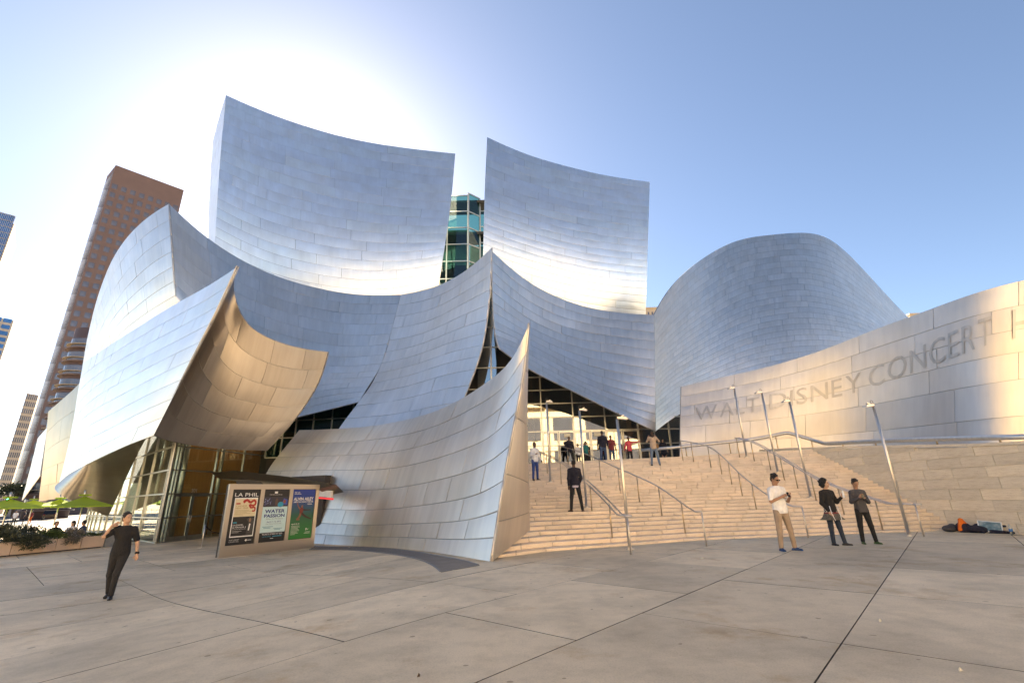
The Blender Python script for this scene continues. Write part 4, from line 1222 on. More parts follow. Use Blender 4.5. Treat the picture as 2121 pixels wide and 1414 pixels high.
# rounded balcony tower
zb2 = float(at(160, 690, 100)[2]); cb2 = at(190, 720, 100)
root = empty('apartment_tower', (cb2[0], cb2[1], -2)); tag(root, 'rounded brick apartment tower with stacked balconies beside the flare', 'building', 'towers of the city behind')
MB().lathe([(3.6, 0), (3.6, zb2 + 2)], 28).build('wall', M['brown_stone'], root, smooth=True)
k = 0
while 3 + k * 3.1 < zb2:
    z = 3 + k * 3.1
    MB().lathe([(3.65, z), (4.3, z), (4.3, z + 0.25), (4.15, z + 0.25), (4.15, z + 0.2), (3.65, z + 0.2)], 28).build('balcony_slab', M['brown_stone'], root)
    MB().lathe([(4.22, z + 0.95), (4.29, z + 0.95), (4.29, z + 1.05), (4.22, z + 1.05)], 28).build('balcony_rail', M['beige_conc'], root)
    MB().lathe([(3.62, z + 0.4), (3.65, z + 0.5), (3.65, z + 2.3), (3.62, z + 2.4)], 28).build('window_band', M['tower_glass'], root)
    k += 1
# blue glass tower at the left edge
z1 = float(at(30, 464, 230)[2]); A = atz(-60, 440, z1); B = at(30, 464, 230)
dAB = np.array([B[0] - A[0], B[1] - A[1], 0]); W = np.linalg.norm(dAB); dd = dAB / W
root, O, A_, B_, C_, D_ = box_tower('office_tower', 'blue glass tower cut by the left edge of the view', A, B, (A[0] - 24, A[1] + 24), z1, -6, M['beige_conc'])
nn = np.array([dd[1], -dd[0], 0])
MB().slab([A_ - O + np.array([0, 0, 2]), B_ - dd * 0.6 - O + np.array([0, 0, 2]), B_ - dd * 0.6 - O + np.array([0, 0, z1 + 5]), A_ - O + np.array([0, 0, z1 + 5])], nn, 0.1).build('curtain_wall', M['blue_glass'], root)
for k in range(26):
    z = z1 + 4.6 - k * 3.8
    MB().beam(A_ - O + nn * 0.16 + np.array([0, 0, z]), B_ - dd * 0.6 - O + nn * 0.16 + np.array([0, 0, z]), 0.5, 0.12).build('floor_band', M['grey_conc'], root)
for k in range(16):
    s = W * (1 - (k + 0.5) / 24)
    MB().beam(A_ + dd * s - O + nn * 0.14 + np.array([0, 0, 2]), A_ + dd * s - O + nn * 0.14 + np.array([0, 0, z1 + 5]), 0.14, 0.1, up=nn).build('mullion', M['grey_conc'], root)
# grey tower below it
z1 = float(at(29, 664, 260)[2]); A = atz(-60, 646, z1); B = at(29, 664, 260)
dAB = np.array([B[0] - A[0], B[1] - A[1], 0]); W = np.linalg.norm(dAB); dd = dAB / W; nn = np.array([dd[1], -dd[0], 0])
root, O, A_, B_, C_, D_ = box_tower('office_tower', 'grey tower with roof screen at the left edge below the blue one', A, B, (A[0] - 20, A[1] + 20), z1, -6, M['grey_conc'])
for k in range(14):
    z = z1 + 6 - 8 - k * 4.0
    for j in range(4):
        a = B_ - dd * (0.8 + j * 4.4); b = B_ - dd * (0.8 + j * 4.4 + 3.6)
        MB().slab([a - O + nn * 0.1 + np.array([0, 0, z]), b - O + nn * 0.1 + np.array([0, 0, z]), b - O + nn * 0.1 + np.array([0, 0, z + 2.4]), a - O + nn * 0.1 + np.array([0, 0, z + 2.4])], nn, 0.06).build('window', M['blue_glass'], root)
# beige ribbed tower
z1 = float(at(80, 818, 240)[2]); A = atz(56, 814, z1); B = at(80, 818, 240)
dAB = np.array([B[0] - A[0], B[1] - A[1], 0]); W = np.linalg.norm(dAB); dd = dAB / W; nn = np.array([dd[1], -dd[0], 0])
root, O, A_, B_, C_, D_ = box_tower('office_tower', 'beige ribbed tower far down the street', A, B, (A[0] - 18, A[1] + 20), z1, -6, M['beige_conc'])
for k in range(15):
    z = z1 + 6 - 9 - k * 3.7
    for j in range(6):
        a = A_ + dd * (W * (j + 0.25) / 6); b = A_ + dd * (W * (j + 0.8) / 6)
        MB().slab([a - O + np.array([0, 0, z]), b - O + np.array([0, 0, z]), b - O + np.array([0, 0, z + 2.5]), a - O + np.array([0, 0, z + 2.5])], nn, 0.08).build('window', M['tower_glass'], root)
# roof tops peeping over the hall
for (pa, pb, Y, lab) in (((1330, 640), (1362, 652), 150, 'sliver of a beige building between the tall wing and the drum'), ((1884, 652), (1925, 664), 150, 'sliver of a cream building right of the drum')):
    a = at(*pa, Y); b = at(pb[0], pa[1], Y)
    root = empty('distant_building', (a[0], a[1], -3)); tag(root, lab, 'building')
    w = b[0] - a[0]
    MB().box(0, w, 0, 12, 0, a[2] + 3).build('wall', M['beige_conc'], root)
    MB().box(-0.3, w + 0.3, -0.4, 12, a[2] + 3, a[2] + 3.5).build('cornice', M['beige_conc'], root)
    for j in range(4): MB().box(w * (j + 0.3) / 4, w * (j + 0.7) / 4, -0.12, -0.02, a[2] - 0.6, a[2] + 1.8).build('window', M['tower_glass'], root)

# street down the left
road = mesh_obj('road', [(-75, 52, -0.465), (-36, 72, -0.465), (-150, 260, -0.465), (-260, 230, -0.465)], [(0, 1, 2, 3)], M['asphalt']); road['kind'] = 'structure'

# across the street behind the viewer: what the steel and the doors mirror
def lit_building(name, label, x0, x1, y0, y1, h, mat, cols, rows, base=3.0, fin=0.8):
    root = empty(name, ((x0 + x1) / 2, y1, 0)); tag(root, label, 'building', 'buildings across the street, seen mirrored')
    w = x1 - x0
    MB().box(-w / 2, w / 2, y0 - y1, 0, -0.5, h).build('wall', mat, root)
    MB().box(-w / 2 - 0.8, w / 2 + 0.8, y0 - y1, 1.0, h, h + 1.2).build('cornice', mat, root)
    me = None
    for r in range(rows):
        for c in range(cols):
            X = -w / 2 + (c + 0.5) * w / cols; Z = base + (r + 0.5) * (h - base - 1) / rows
            if me is None:
                o = MB().box(-w / cols * 0.3, w / cols * 0.3, 0.02, 0.12, -(h - base) / rows * 0.32, (h - base) / rows * 0.32).build('window', M['tower_glass'], root); me = o.data
            else:
                o = bpy.data.objects.new('window', me); col.objects.link(o); o.parent = root
            o.location = (X, 0, Z)
    for c in range(cols + 1):
        X = -w / 2 + c * w / cols
        MB().box(X - 0.25, X + 0.25, 0, fin, 0, h).build('pier', mat, root)
    return root
M['cream'] = simple('cream_stone', (0.68, 0.56, 0.39), 0.75, 0, 0.08, 0.2)
M['pale'] = simple('pale_stone', (0.68, 0.63, 0.55), 0.7, 0, 0.08, 0.2)
lit_building('courthouse', 'long cream stone building across the street, mirrored in the entrance doors', -60, 72, -50, -24, 17, M['cream'], 22, 2, 4.0, 0.5)
lit_building('office_block', 'pale stone block mirrored high in the tall left wing', -70, -26, -120, -86, 46, M['pale'], 8, 9)
lit_building('office_block', 'broad pale stone block mirrored low in the right wing', 20, 80, -150, -110, 52, M['pale'], 10, 10)
lit_building('office_block', 'warm cream block mirrored in the name wall', 74, 100, -30, 30, 22, M['cream'], 5, 4)
# ------------------------------------------------------------------ people: one continuous surface per body, clothes as children
def sdf_mesh(prims, vox, k=0.03, clip=None):
    """prims: ('c', a, b, ra, rb) round cone | ('e', c, (rx,ry,rz), rot3x3 or None) ellipsoid, optional trailing blend k"""
    lo = np.full(3, 1e9); hi = np.full(3, -1e9)
    for p in prims:
        if p[0] == 'c':
            r = max(p[3], p[4]); pts = np.array([p[1], p[2]])
        else:
            r = max(p[2]); pts = np.array([p[1]])
        lo = np.minimum(lo, pts.min(0) - r); hi = np.maximum(hi, pts.max(0) + r)
    lo -= 3 * vox; hi += 3 * vox
    n = np.ceil((hi - lo) / vox).astype(int) + 1
    D = np.full(n, 0.5, np.float32)
    ax = [lo[i] + vox * np.arange(n[i]) for i in range(3)]
    for p in prims:
        kk = k if len(p) < 6 else p[5]
        if p[0] == 'c':
            a = np.asarray(p[1], float); b = np.asarray(p[2], float); ra, rb = p[3], p[4]
            r = max(ra, rb); pl = np.minimum(a, b) - r; ph = np.maximum(a, b) + r
        else:
            c = np.asarray(p[1], float); rad = np.asarray(p[2], float); r = rad.max(); pl = c - r; ph = c + r
        m = kk + 3 * vox
        i0 = np.maximum(((pl - m - lo) / vox).astype(int), 0); i1 = np.minimum(((ph + m - lo) / vox).astype(int) + 2, n)
        X = ax[0][i0[0]:i1[0], None, None]; Y = ax[1][None, i0[1]:i1[1], None]; Z = ax[2][None, None, i0[2]:i1[2]]
        if p[0] == 'c':
            ba = b - a; l2 = max(ba @ ba, 1e-9)
            t = np.clip(((X - a[0]) * ba[0] + (Y - a[1]) * ba[1] + (Z - a[2]) * ba[2]) / l2, 0, 1)
            d = np.sqrt((X - a[0] - t * ba[0]) ** 2 + (Y - a[1] - t * ba[1]) ** 2 + (Z - a[2] - t * ba[2]) ** 2) - (ra + (rb - ra) * t)
        else:
            x, y, z = X - c[0], Y - c[1], Z - c[2]
            if len(p) > 3 and p[3] is not None:
                R_ = np.asarray(p[3])
                x, y, z = x * R_[0, 0] + y * R_[1, 0] + z * R_[2, 0], x * R_[0, 1] + y * R_[1, 1] + z * R_[2, 1], x * R_[0, 2] + y * R_[1, 2] + z * R_[2, 2]
            k0 = np.sqrt((x / rad[0]) ** 2 + (y / rad[1]) ** 2 + (z / rad[2]) ** 2)
            k1 = np.sqrt((x / rad[0] ** 2) ** 2 + (y / rad[1] ** 2) ** 2 + (z / rad[2] ** 2) ** 2)
            d = k0 * (k0 - 1) / np.maximum(k1, 1e-6)
        S = D[i0[0]:i1[0], i0[1]:i1[1], i0[2]:i1[2]]
        h = np.maximum(kk - np.abs(S - d), 0) / max(kk, 1e-6)
        S[...] = np.minimum(S, d) - h * h * kk * 0.25
    if clip is not None:
        Zc = ax[2][None, None, :]
        if clip[0] is not None: D = np.maximum(D, clip[0] - Zc)
        if clip[1] is not None: D = np.maximum(D, Zc - clip[1])
    # surface nets
    ins = D < 0
    c8 = [(i, j, l) for i in (0, 1) for j in (0, 1) for l in (0, 1)]
    def sh(A, o): return A[o[0]:A.shape[0] - 1 + o[0], o[1]:A.shape[1] - 1 + o[1], o[2]:A.shape[2] - 1 + o[2]]
    cnt = sum(sh(ins, o).astype(np.int8) for o in c8)
    act = (cnt > 0) & (cnt < 8)
    idx = np.full(act.shape, -1, int); ii = np.argwhere(act); idx[act] = np.arange(len(ii))
    acc = np.zeros((len(ii), 3)); num = np.zeros(len(ii))
    for a in c8:
        for axis in range(3):
            if a[axis]: continue
            b = list(a); b[axis] = 1
            da = sh(D, a)[act]; db = sh(D, b)[act]
            cr = (da < 0) != (db < 0)
            t = np.where(cr, da / np.where(cr, da - db, 1), 0)
            p = np.array(a, float)[None, :].repeat(len(ii), 0); p[:, axis] = t
            acc += np.where(cr[:, None], p, 0); num += cr
    V = lo + vox * (ii + acc / num[:, None])
    Fc = []
    for axis in range(3):
        o1, o2 = [(1, 2), (2, 0), (0, 1)][axis]
        sl0 = [slice(None)] * 3; sl1 = [slice(None)] * 3
        sl0[axis] = slice(0, -1); sl1[axis] = slice(1, None)
        cr = ins[tuple(sl0)] != ins[tuple(sl1)]
        e = np.argwhere(cr)
        e = e[(e[:, o1] > 0) & (e[:, o2] > 0) & (e[:, o1] < n[o1] - 1) & (e[:, o2] < n[o2] - 1)]
        fl = ins[tuple(sl0)][tuple(e.T)]
        def q(d1, d2):
            f = e.copy(); f[:, o1] -= d1; f[:, o2] -= d2
            return idx[tuple(f.T)]
        quad = np.stack([q(1, 1), q(0, 1), q(0, 0), q(1, 0)], 1)
        quad = np.where(fl[:, None], quad, quad[:, ::-1])
        Fc.append(quad)
    Fc = np.concatenate(Fc)
    return V, Fc[(Fc >= 0).all(1)]
def fast_mesh(name, V, Q, mat, parent):
    me = bpy.data.meshes.new(name)
    me.vertices.add(len(V)); me.vertices.foreach_set('co', np.asarray(V, np.float32).ravel())
    me.loops.add(len(Q) * 4); me.loops.foreach_set('vertex_index', np.asarray(Q, np.int32).ravel())
    me.polygons.add(len(Q)); me.polygons.foreach_set('loop_start', np.arange(0, len(Q) * 4, 4, dtype=np.int32))
    me.polygons.foreach_set('use_smooth', np.ones(len(Q), bool))
    me.materials.append(mat); me.update(calc_edges=True); me.validate()
    o = bpy.data.objects.new(name, me); col.objects.link(o)
    if parent is not None: o.parent = parent
    return o
def cloth(name, c, rough=0.85, weave=160.0, fold=7.0, var=0.12):
    m, n, l, b = new_mat(name)
    co = coord(n)
    f = noise(n, l, fold, 3, 0.5, co)
    l.new(ramp(n, l, f, [(0.3, tuple(x * (1 - var) for x in c)), (0.7, tuple(min(1, x * (1 + var)) for x in c))]), b.inputs['Base Color'])
    b.inputs['Roughness'].default_value = rough
    bump(n, l, noise(n, l, fold * 2.2, 3, 0.55, co, (1, 1, 0.5)), 1.0, 0.05, b)
    return m
def skin_mat(name, c):
    m, n, l, b = new_mat(name)
    f = noise(n, l, 14, 4, 0.6, coord(n))
    l.new(ramp(n, l, f, [(0.3, tuple(x * 0.88 for x in c)), (0.7, c)]), b.inputs['Base Color'])
    b.inputs['Roughness'].default_value = 0.5
    b.inputs['Subsurface Weight'].default_value = 0.06
    return m
SK = {'light': skin_mat('skin_light', (0.52, 0.32, 0.22)), 'tan': skin_mat('skin_tan', (0.40, 0.22, 0.14)), 'brown': skin_mat('skin_brown', (0.13, 0.065, 0.04))}
HAIR = cloth('hair_black', (0.014, 0.012, 0.011), 0.5, fold=40)
HAIRB = cloth('hair_brown', (0.05, 0.028, 0.018), 0.5, fold=40)

def rotz(v, a):
    c, s = math.cos(a), math.sin(a)
    return np.array([v[0] * c - v[1] * s, v[0] * s + v[1] * c, v[2]])
def person(label, loc, rz, height=1.75, skin='tan', top=None, sleeve='short', legs_mat=None, shoe_mat=None, hair=HAIR, hair_style='short',
           arms=None, leg=None, head_yaw=0.0, head_pitch=0.0, lean=(0, 0), vox=0.012, skirt=None, jacket_open=False, seated=False, fingers=True, group=None, build=1.0, hem=0.09):
    """local frame: the figure faces -Y, +X is on a facing viewer's right"""
    root = empty('person', loc, rz=rz)
    tag(root, label, 'person', group)
    s = height / 1.75
    root.scale = (s, s, s)
    pel = np.array([0, 0, 0.93]) if not seated else np.array([0, 0, 0.50])
    lx, ly = lean
    chest = pel + np.array([lx * 0.6, ly * 0.6, 0.36]); neck = pel + np.array([lx, ly, 0.56]); 
    shz = neck + np.array([0, 0, -0.085])
    sh = {-1: shz + np.array([-0.172 * build, 0.005, 0]), 1: shz + np.array([0.172 * build, 0.005, 0])}
    arms = arms or {-1: ((-0.06, 0.02, -0.28), (-0.03, -0.08, -0.25)), 1: ((0.06, 0.02, -0.28), (0.03, -0.08, -0.25))}
    leg = leg or {-1: ((-0.02, 0.0, -0.42), (-0.02, 0.02, -0.42)), 1: ((0.02, 0.0, -0.42), (0.02, 0.02, -0.42))}
    hd = neck + np.array([0, -0.02, 0.165])
    def H(v):      # head-local to figure
        v = np.asarray(v, float)
        c, sn = math.cos(head_pitch), math.sin(head_pitch)
        v = np.array([v[0], v[1] * c + v[2] * sn * -1, v[1] * sn + v[2] * c])
        return hd + rotz(v, head_yaw)
    Rh = np.array([[math.cos(head_yaw), -math.sin(head_yaw), 0], [math.sin(head_yaw), math.cos(head_yaw), 0], [0, 0, 1]]) @ np.array([[1, 0, 0], [0, math.cos(head_pitch), -math.sin(head_pitch)], [0, math.sin(head_pitch), math.cos(head_pitch)]])
    B = []; T = []; L = []; SHO = []; 
    B += [('e', H((0, 0.012, 0.02)), (0.074, 0.094, 0.098), Rh), ('e', H((0, -0.03, -0.05)), (0.055, 0.06, 0.068), Rh, 0.03),
          ('c', H((0, 0.02, -0.06)), neck - np.array([0, 0, 0.05]), 0.053, 0.062)]
    B = [p if len(p) == 6 or p[0] == 'c' else (p + (None,) * (4 - len(p)))[:4] for p in B]
    if vox < 0.015:
        B += [('c', H((0, -0.088, 0.012)), H((0, -0.106, -0.022)), 0.009, 0.014), ('e', H((0, -0.082, -0.062)), (0.024, 0.012, 0.009), Rh),
              ('e', H((0.074, 0.012, -0.01)), (0.012, 0.02, 0.03), Rh), ('e', H((-0.074, 0.012, -0.01)), (0.012, 0.02, 0.03), Rh), ('c', H((-0.035, -0.083, 0.035)), H((0.035, -0.083, 0.035)), 0.010, 0.010)]
    # trunk inside the clothes
    tr = [('e', pel + np.array([0, 0, 0.02]), (0.155 * build, 0.105, 0.13)), ('e', (pel + chest) / 2 + np.array([0, 0, 0.0]), (0.135 * build, 0.10, 0.19)),
          ('e', chest + np.array([0, 0, 0.03]), (0.165 * build, 0.112, 0.17)), ('c', sh[-1] + np.array([0.05, 0, 0]), sh[1] - np.array([0.05, 0, 0]), 0.062, 0.062), ('c', neck - np.array([0, 0, 0.07]), neck - np.array([0, 0, 0.02]), 0.085, 0.062), ('c', sh[-1], neck - np.array([0, 0, 0.03]), 0.05, 0.05), ('c', sh[1], neck - np.array([0, 0, 0.03]), 0.05, 0.05)]
    B += [(p[0], p[1], tuple(np.array(p[2]) * 0.92)) if p[0] == 'e' else (p[0], p[1], p[2], p[3] * 0.9, p[4] * 0.9) for p in tr]
    infl = 0.016
    T += [(p[0], p[1], tuple(np.array(p[2]) + infl)) if p[0] == 'e' else (p[0], p[1], p[2], p[3] + infl * 0.6, p[4] + infl * 0.6) for p in tr]
    T += [('e', pel + np.array([0, 0, 0.04]), (0.176 * build, 0.136, 0.36))]
    hands = {}
    for q in (-1, 1):
        el = sh[q] + np.array(arms[q][0]); wr = el + np.array(arms[q][1])
        hands[q] = wr
        B += [('c', sh[q], el, 0.050, 0.040), ('c', el, wr, 0.040, 0.027)]
        d = wr - el; d /= np.linalg.norm(d)
        hv = np.asarray(arms[q][2], float) if len(arms[q]) > 2 else d
        hv = hv / np.linalg.norm(hv)
        side = np.cross(hv, (0, -1.0, 0.15)); side /= max(np.linalg.norm(side), 1e-6)
        nrm = np.cross(side, hv)
        palm = wr + hv * 0.05
        B += [('c', wr + hv * 0.02, wr + hv * 0.075, 0.027, 0.030, 0.02)]
        if fingers and vox < 0.015:
            B += [('c', wr + hv * 0.03 + side * 0.012, wr + hv * 0.07 + side * 0.016, 0.02, 0.018, 0.01), ('c', wr + hv * 0.03 - side * 0.012, wr + hv * 0.07 - side * 0.016, 0.02, 0.018, 0.01)]
            for f, (off, ln) in enumerate(((0.027, 0.062), (0.009, 0.075), (-0.009, 0.07), (-0.027, 0.055))):
                p0 = wr + hv * 0.085 + side * off; p1 = p0 + hv * ln * 0.5 + nrm * 0.006; p2 = p1 + hv * ln * 0.38 + nrm * 0.026
                B += [('c', p0, p1, 0.0095, 0.009, 0.004), ('c', p1, p2, 0.009, 0.0075, 0.004)]
            p0 = wr + hv * 0.03 + side * 0.03 * (1); p1 = p0 + hv * 0.035 + side * 0.025 + nrm * 0.015
            B += [('c', p0, p1, 0.013, 0.011, 0.008), ('c', p1, p1 + hv * 0.03 + nrm * 0.012, 0.011, 0.009, 0.004)]
        else:
            B += [('c', wr + hv * 0.07, wr + hv * 0.14, 0.028, 0.014, 0.02)]
        if sleeve == 'short':
            m_ = sh[q] + (el - sh[q]) * 0.78
            T += [('c', sh[q], m_, 0.068, 0.062)]
        elif sleeve == 'long':
            T += [('c', sh[q], el, 0.066, 0.052), ('c', el, el + (wr - el) * 0.96, 0.052, 0.038)]
        hip = pel + np.array([q * 0.088, 0, -0.03])
        kn = hip + np.array(leg[q][0]); an = kn + np.array(leg[q][1])
        B += [('c', hip, kn, 0.075, 0.048), ('c', kn, an, 0.046, 0.034)]
        L += [('c', hip + np.array([0, 0, 0.02]), kn, 0.098 * build ** 0.5, 0.066), ('c', kn, an + (kn - an) * 0.06, 0.064, 0.052)]
        toe = np.asarray(leg[q][2], float) if len(leg[q]) > 2 else np.array([q * 0.25, -1, 0])
        toe = toe / np.linalg.norm(toe)
        heel = an + np.array([0, 0, -0.045]) - toe * 0.04
        SHO += [('c', heel, an + toe * 0.14 + np.array([0, 0, -0.05]), 0.042, 0.036), ('c', an + np.array([0, 0, -0.01]), an + toe * 0.07 + np.array([0, 0, -0.045]), 0.044, 0.042)]
    L += [('e', pel + np.array([0, 0, -0.01]), (0.168 * build, 0.122, 0.13))]
    body = fast_mesh('body', *sdf_mesh(B, vox, 0.02), SK[skin], root)
    if legs_mat is not None: fast_mesh('trousers', *sdf_mesh(L, vox, 0.03), legs_mat, root)
    if top is not None: fast_mesh('top', *sdf_mesh(T, vox, 0.035, (pel[2] - hem, neck[2] + 0.012)), top, root)
    if shoe_mat is not None: fast_mesh('shoes', *sdf_mesh(SHO, vox, 0.02), shoe_mat, root)
    if hair is not None:
        if hair_style == 'short':
            P = [('e', H((0, 0.034, 0.056)), (0.082, 0.092, 0.08), Rh), ('e', H((0, 0.05, 0.0)), (0.078, 0.07, 0.085), Rh), ('c', H((-0.03, -0.015, 0.112)), H((0.03, -0.015, 0.112)), 0.022, 0.022), ('c', H((-0.074, -0.02, 0.05)), H((-0.076, 0.0, 0.0)), 0.012, 0.009), ('c', H((0.074, -0.02, 0.05)), H((0.076, 0.0, 0.0)), 0.012, 0.009)]
        elif hair_style == 'bob':
            P = [('e', H((0, 0.05, 0.05)), (0.11, 0.112, 0.10), Rh), ('e', H((-0.085, 0.055, -0.03)), (0.045, 0.065, 0.085), Rh), ('e', H((0.085, 0.055, -0.03)), (0.045, 0.065, 0.085), Rh), ('e', H((0, 0.08, -0.03)), (0.09, 0.06, 0.09), Rh), ('c', H((-0.04, -0.03, 0.11)), H((0.05, -0.03, 0.11)), 0.03, 0.03)]
            for a in range(16):
                t = a * 0.393
                if math.sin(t) < -0.35: continue
                P.append(('e', H((0.105 * math.cos(t), 0.05 + 0.09 * math.sin(t), 0.06 - 0.09 * (a % 2))), (0.028, 0.028, 0.028), None))
        elif hair_style == 'long':
            P = [('e', H((0, 0.022, 0.04)), (0.09, 0.105, 0.09), Rh), ('c', H((-0.05, 0.06, 0.0)), H((-0.07, 0.07, -0.26)), 0.05, 0.03), ('c', H((0.05, 0.06, 0.0)), H((0.07, 0.07, -0.26)), 0.05, 0.03), ('c', H((0, 0.075, 0.0)), H((0, 0.09, -0.28)), 0.06, 0.04)]
        else:      # cropped
            P = [('e', H((0, 0.032, 0.05)), (0.078, 0.09, 0.078), Rh), ('e', H((0, 0.045, 0.005)), (0.074, 0.068, 0.07), Rh)]
        if vox < 0.0125 and hair_style in ('short', 'bob'):
            gg = np.random.default_rng(5)
            for _ in range(60):
                a_, e_ = gg.uniform(0, 6.283), gg.uniform(0.15, 1.5)
                dirv = np.array([math.cos(a_) * math.cos(e_), math.sin(a_) * math.cos(e_), math.sin(e_)])
                if dirv[1] < -0.35 and dirv[2] < 0.75: continue
                rr_ = np.array([0.083, 0.093, 0.082]) if hair_style != 'bob' else np.array([0.118, 0.12, 0.105])
                P.append(('c', H(np.array([0, 0.036, 0.056]) + dirv * rr_), H(np.array([0, 0.036, 0.056]) + dirv * rr_ * 1.05 + gg.normal(size=3) * 0.010), 0.014, 0.007))
        # keep the face clear: hair never reaches lower than the brow in front
        fast_mesh('hair', *sdf_mesh(P, vox, 0.015), hair, root)
    root['_h'] = 0; del root['_h']
    return root, hands, H, pel, sh
def part_sdf(root, name, prims, mat, vox=0.012, k=0.015, clip=None):
    return fast_mesh(name, *sdf_mesh(prims, vox, k, clip), mat, root)
def eyes(root, H):
    for s in (-1, 1): part_sdf(root, 'eye', [('e', H((s * 0.031, -0.082, 0.016)), (0.013, 0.008, 0.006))], M['phone'], 0.004, 0.003)
def yaw_to(dx, dy):      # rotation that turns -Y towards (dx, dy)
    return math.atan2(dx, -dy)

C_black = cloth('black_cotton', (0.012, 0.012, 0.014)); C_black2 = cloth('black_denim', (0.018, 0.018, 0.021)); C_white = cloth('white_pique', (0.82, 0.82, 0.83))
C_khaki = cloth('khaki_twill', (0.36, 0.27, 0.20)); C_grey = cloth('charcoal_shirt', (0.062, 0.060, 0.068)); C_navy = cloth('navy_knit', (0.014, 0.014, 0.028)); C_denim = cloth('denim', (0.05, 0.085, 0.17)); C_leggings = cloth('dark_leggings', (0.018, 0.03, 0.055))
C_blue = cloth('royal_blue', (0.03, 0.07, 0.25)); C_pink = cloth('coral_jacket', (0.85, 0.12, 0.16)); C_teal = cloth('teal_vest', (0.02, 0.20, 0.20)); C_plaid = cloth('red_plaid', (0.22, 0.035, 0.045)); C_beige = cloth('beige_knit', (0.50, 0.37, 0.27)); C_jeans = cloth('light_jeans', (0.16, 0.22, 0.30))
C_shoe = cloth('brown_leather', (0.055, 0.025, 0.015), 0.4); C_bshoe = cloth('black_shoe', (0.015, 0.014, 0.014), 0.4); C_run = cloth('blue_trainer', (0.02, 0.07, 0.20), 0.6, var=0.6, fold=22); C_grn = cloth('green_trainer', (0.05, 0.11, 0.03), 0.6, var=0.7, fold=25)
C_orange = cloth('orange_cloth', (0.75, 0.16, 0.02)); C_lilac = cloth('pale_shirt', (0.55, 0.50, 0.60))
M['phone'] = simple('phone_black', (0.02, 0.02, 0.022), 0.2)
M['gold'] = tube_metal('watch_metal', (0.5, 0.4, 0.25), 0.3)

def stand(px, py, h=None):     # ground contact from a pixel
    return gnd(px, py)
# 1 the man in black crossing the plaza
p = gnd(228, 1239)
r1, hands, H, pel, sh = person('man in black polo and trousers walking at near left, hand behind his neck', (p[0], p[1], gz(p[0]) + 0.0), yaw_to(0.45, -0.9), 1.74, 'light', C_black, 'short', C_black2, C_bshoe, HAIR, 'short',
    arms={-1: ((-0.16, -0.12, -0.12), (0.10, -0.01, 0.22), (0.6, 0.5, 0.4)), 1: ((0.10, 0.02, -0.27), (0.05, -0.07, -0.25))},
    leg={-1: ((-0.02, 0.05, -0.42), (0.02, 0.12, -0.40), (-0.1, -1, 0)), 1: ((-0.05, -0.12, -0.41), (-0.02, 0.03, -0.43), (0.1, -1, 0))}, head_yaw=0.75, vox=0.010, lean=(0.0, -0.02), hem=0.07)
part_sdf(r1, 'bracelet', [('c', hands[1] + np.array([-0.012, 0, 0.02]), hands[1] + np.array([0.012, 0, 0.02]), 0.034, 0.034)], C_black, 0.008)
part_sdf(r1, 'bag_strap', [('c', hands[-1] + np.array([0.02, 0.03, 0.0]), sh[-1] + np.array([0.02, 0.12, 0.06]), 0.03, 0.04), ('c', sh[-1] + np.array([0.02, 0.12, 0.06]), sh[-1] + np.array([0.03, 0.17, -0.12]), 0.05, 0.07)], C_black, 0.012)
eyes(r1, H)
# 2 the man in white
p = gnd(1633, 1140)
r2, hands, H, pel, sh = person('man in white polo, khaki trousers and sunglasses looking at his phone', (p[0], p[1], 0), yaw_to(0.25, -1), 1.78, 'tan', C_white, 'short', C_khaki, C_run, HAIR, 'short',
    arms={-1: ((-0.07, -0.04, -0.27), (0.17, -0.17, 0.10), (0.9, -0.2, 0.35)), 1: ((0.08, -0.03, -0.27), (-0.10, -0.20, 0.10), (-0.6, -0.4, 0.6))},
    leg={-1: ((-0.05, 0.0, -0.42), (-0.03, 0.02, -0.42), (-0.3, -1, 0)), 1: ((0.06, -0.03, -0.42), (0.05, 0.02, -0.42), (0.45, -1, 0))}, head_yaw=0.25, head_pitch=0.42, vox=0.010, build=1.04, hem=0.08)
hp = (hands[1] + hands[-1]) / 2 + np.array([0.03, -0.07, 0.05])
MB().hexa([hp + np.array(v) for v in [(-0.035, -0.02, -0.05), (0.035, -0.02, -0.05), (0.035, -0.012, -0.05), (-0.035, -0.012, -0.05), (-0.035, 0.03, 0.06), (0.035, 0.03, 0.06), (0.035, 0.038, 0.06), (-0.035, 0.038, 0.06)]]).build('phone', M['phone'], r2)
part_sdf(r2, 'sunglasses', [('e', H((-0.034, -0.088, 0.015)), (0.032, 0.014, 0.021)), ('e', H((0.034, -0.088, 0.015)), (0.032, 0.014, 0.021)), ('c', H((-0.02, -0.094, 0.02)), H((0.02, -0.094, 0.02)), 0.006, 0.006), ('c', H((-0.066, -0.075, 0.02)), H((-0.078, 0.01, 0.015)), 0.006, 0.006), ('c', H((0.066, -0.075, 0.02)), H((0.078, 0.01, 0.015)), 0.006, 0.006)], M['phone'], 0.006, 0.006)
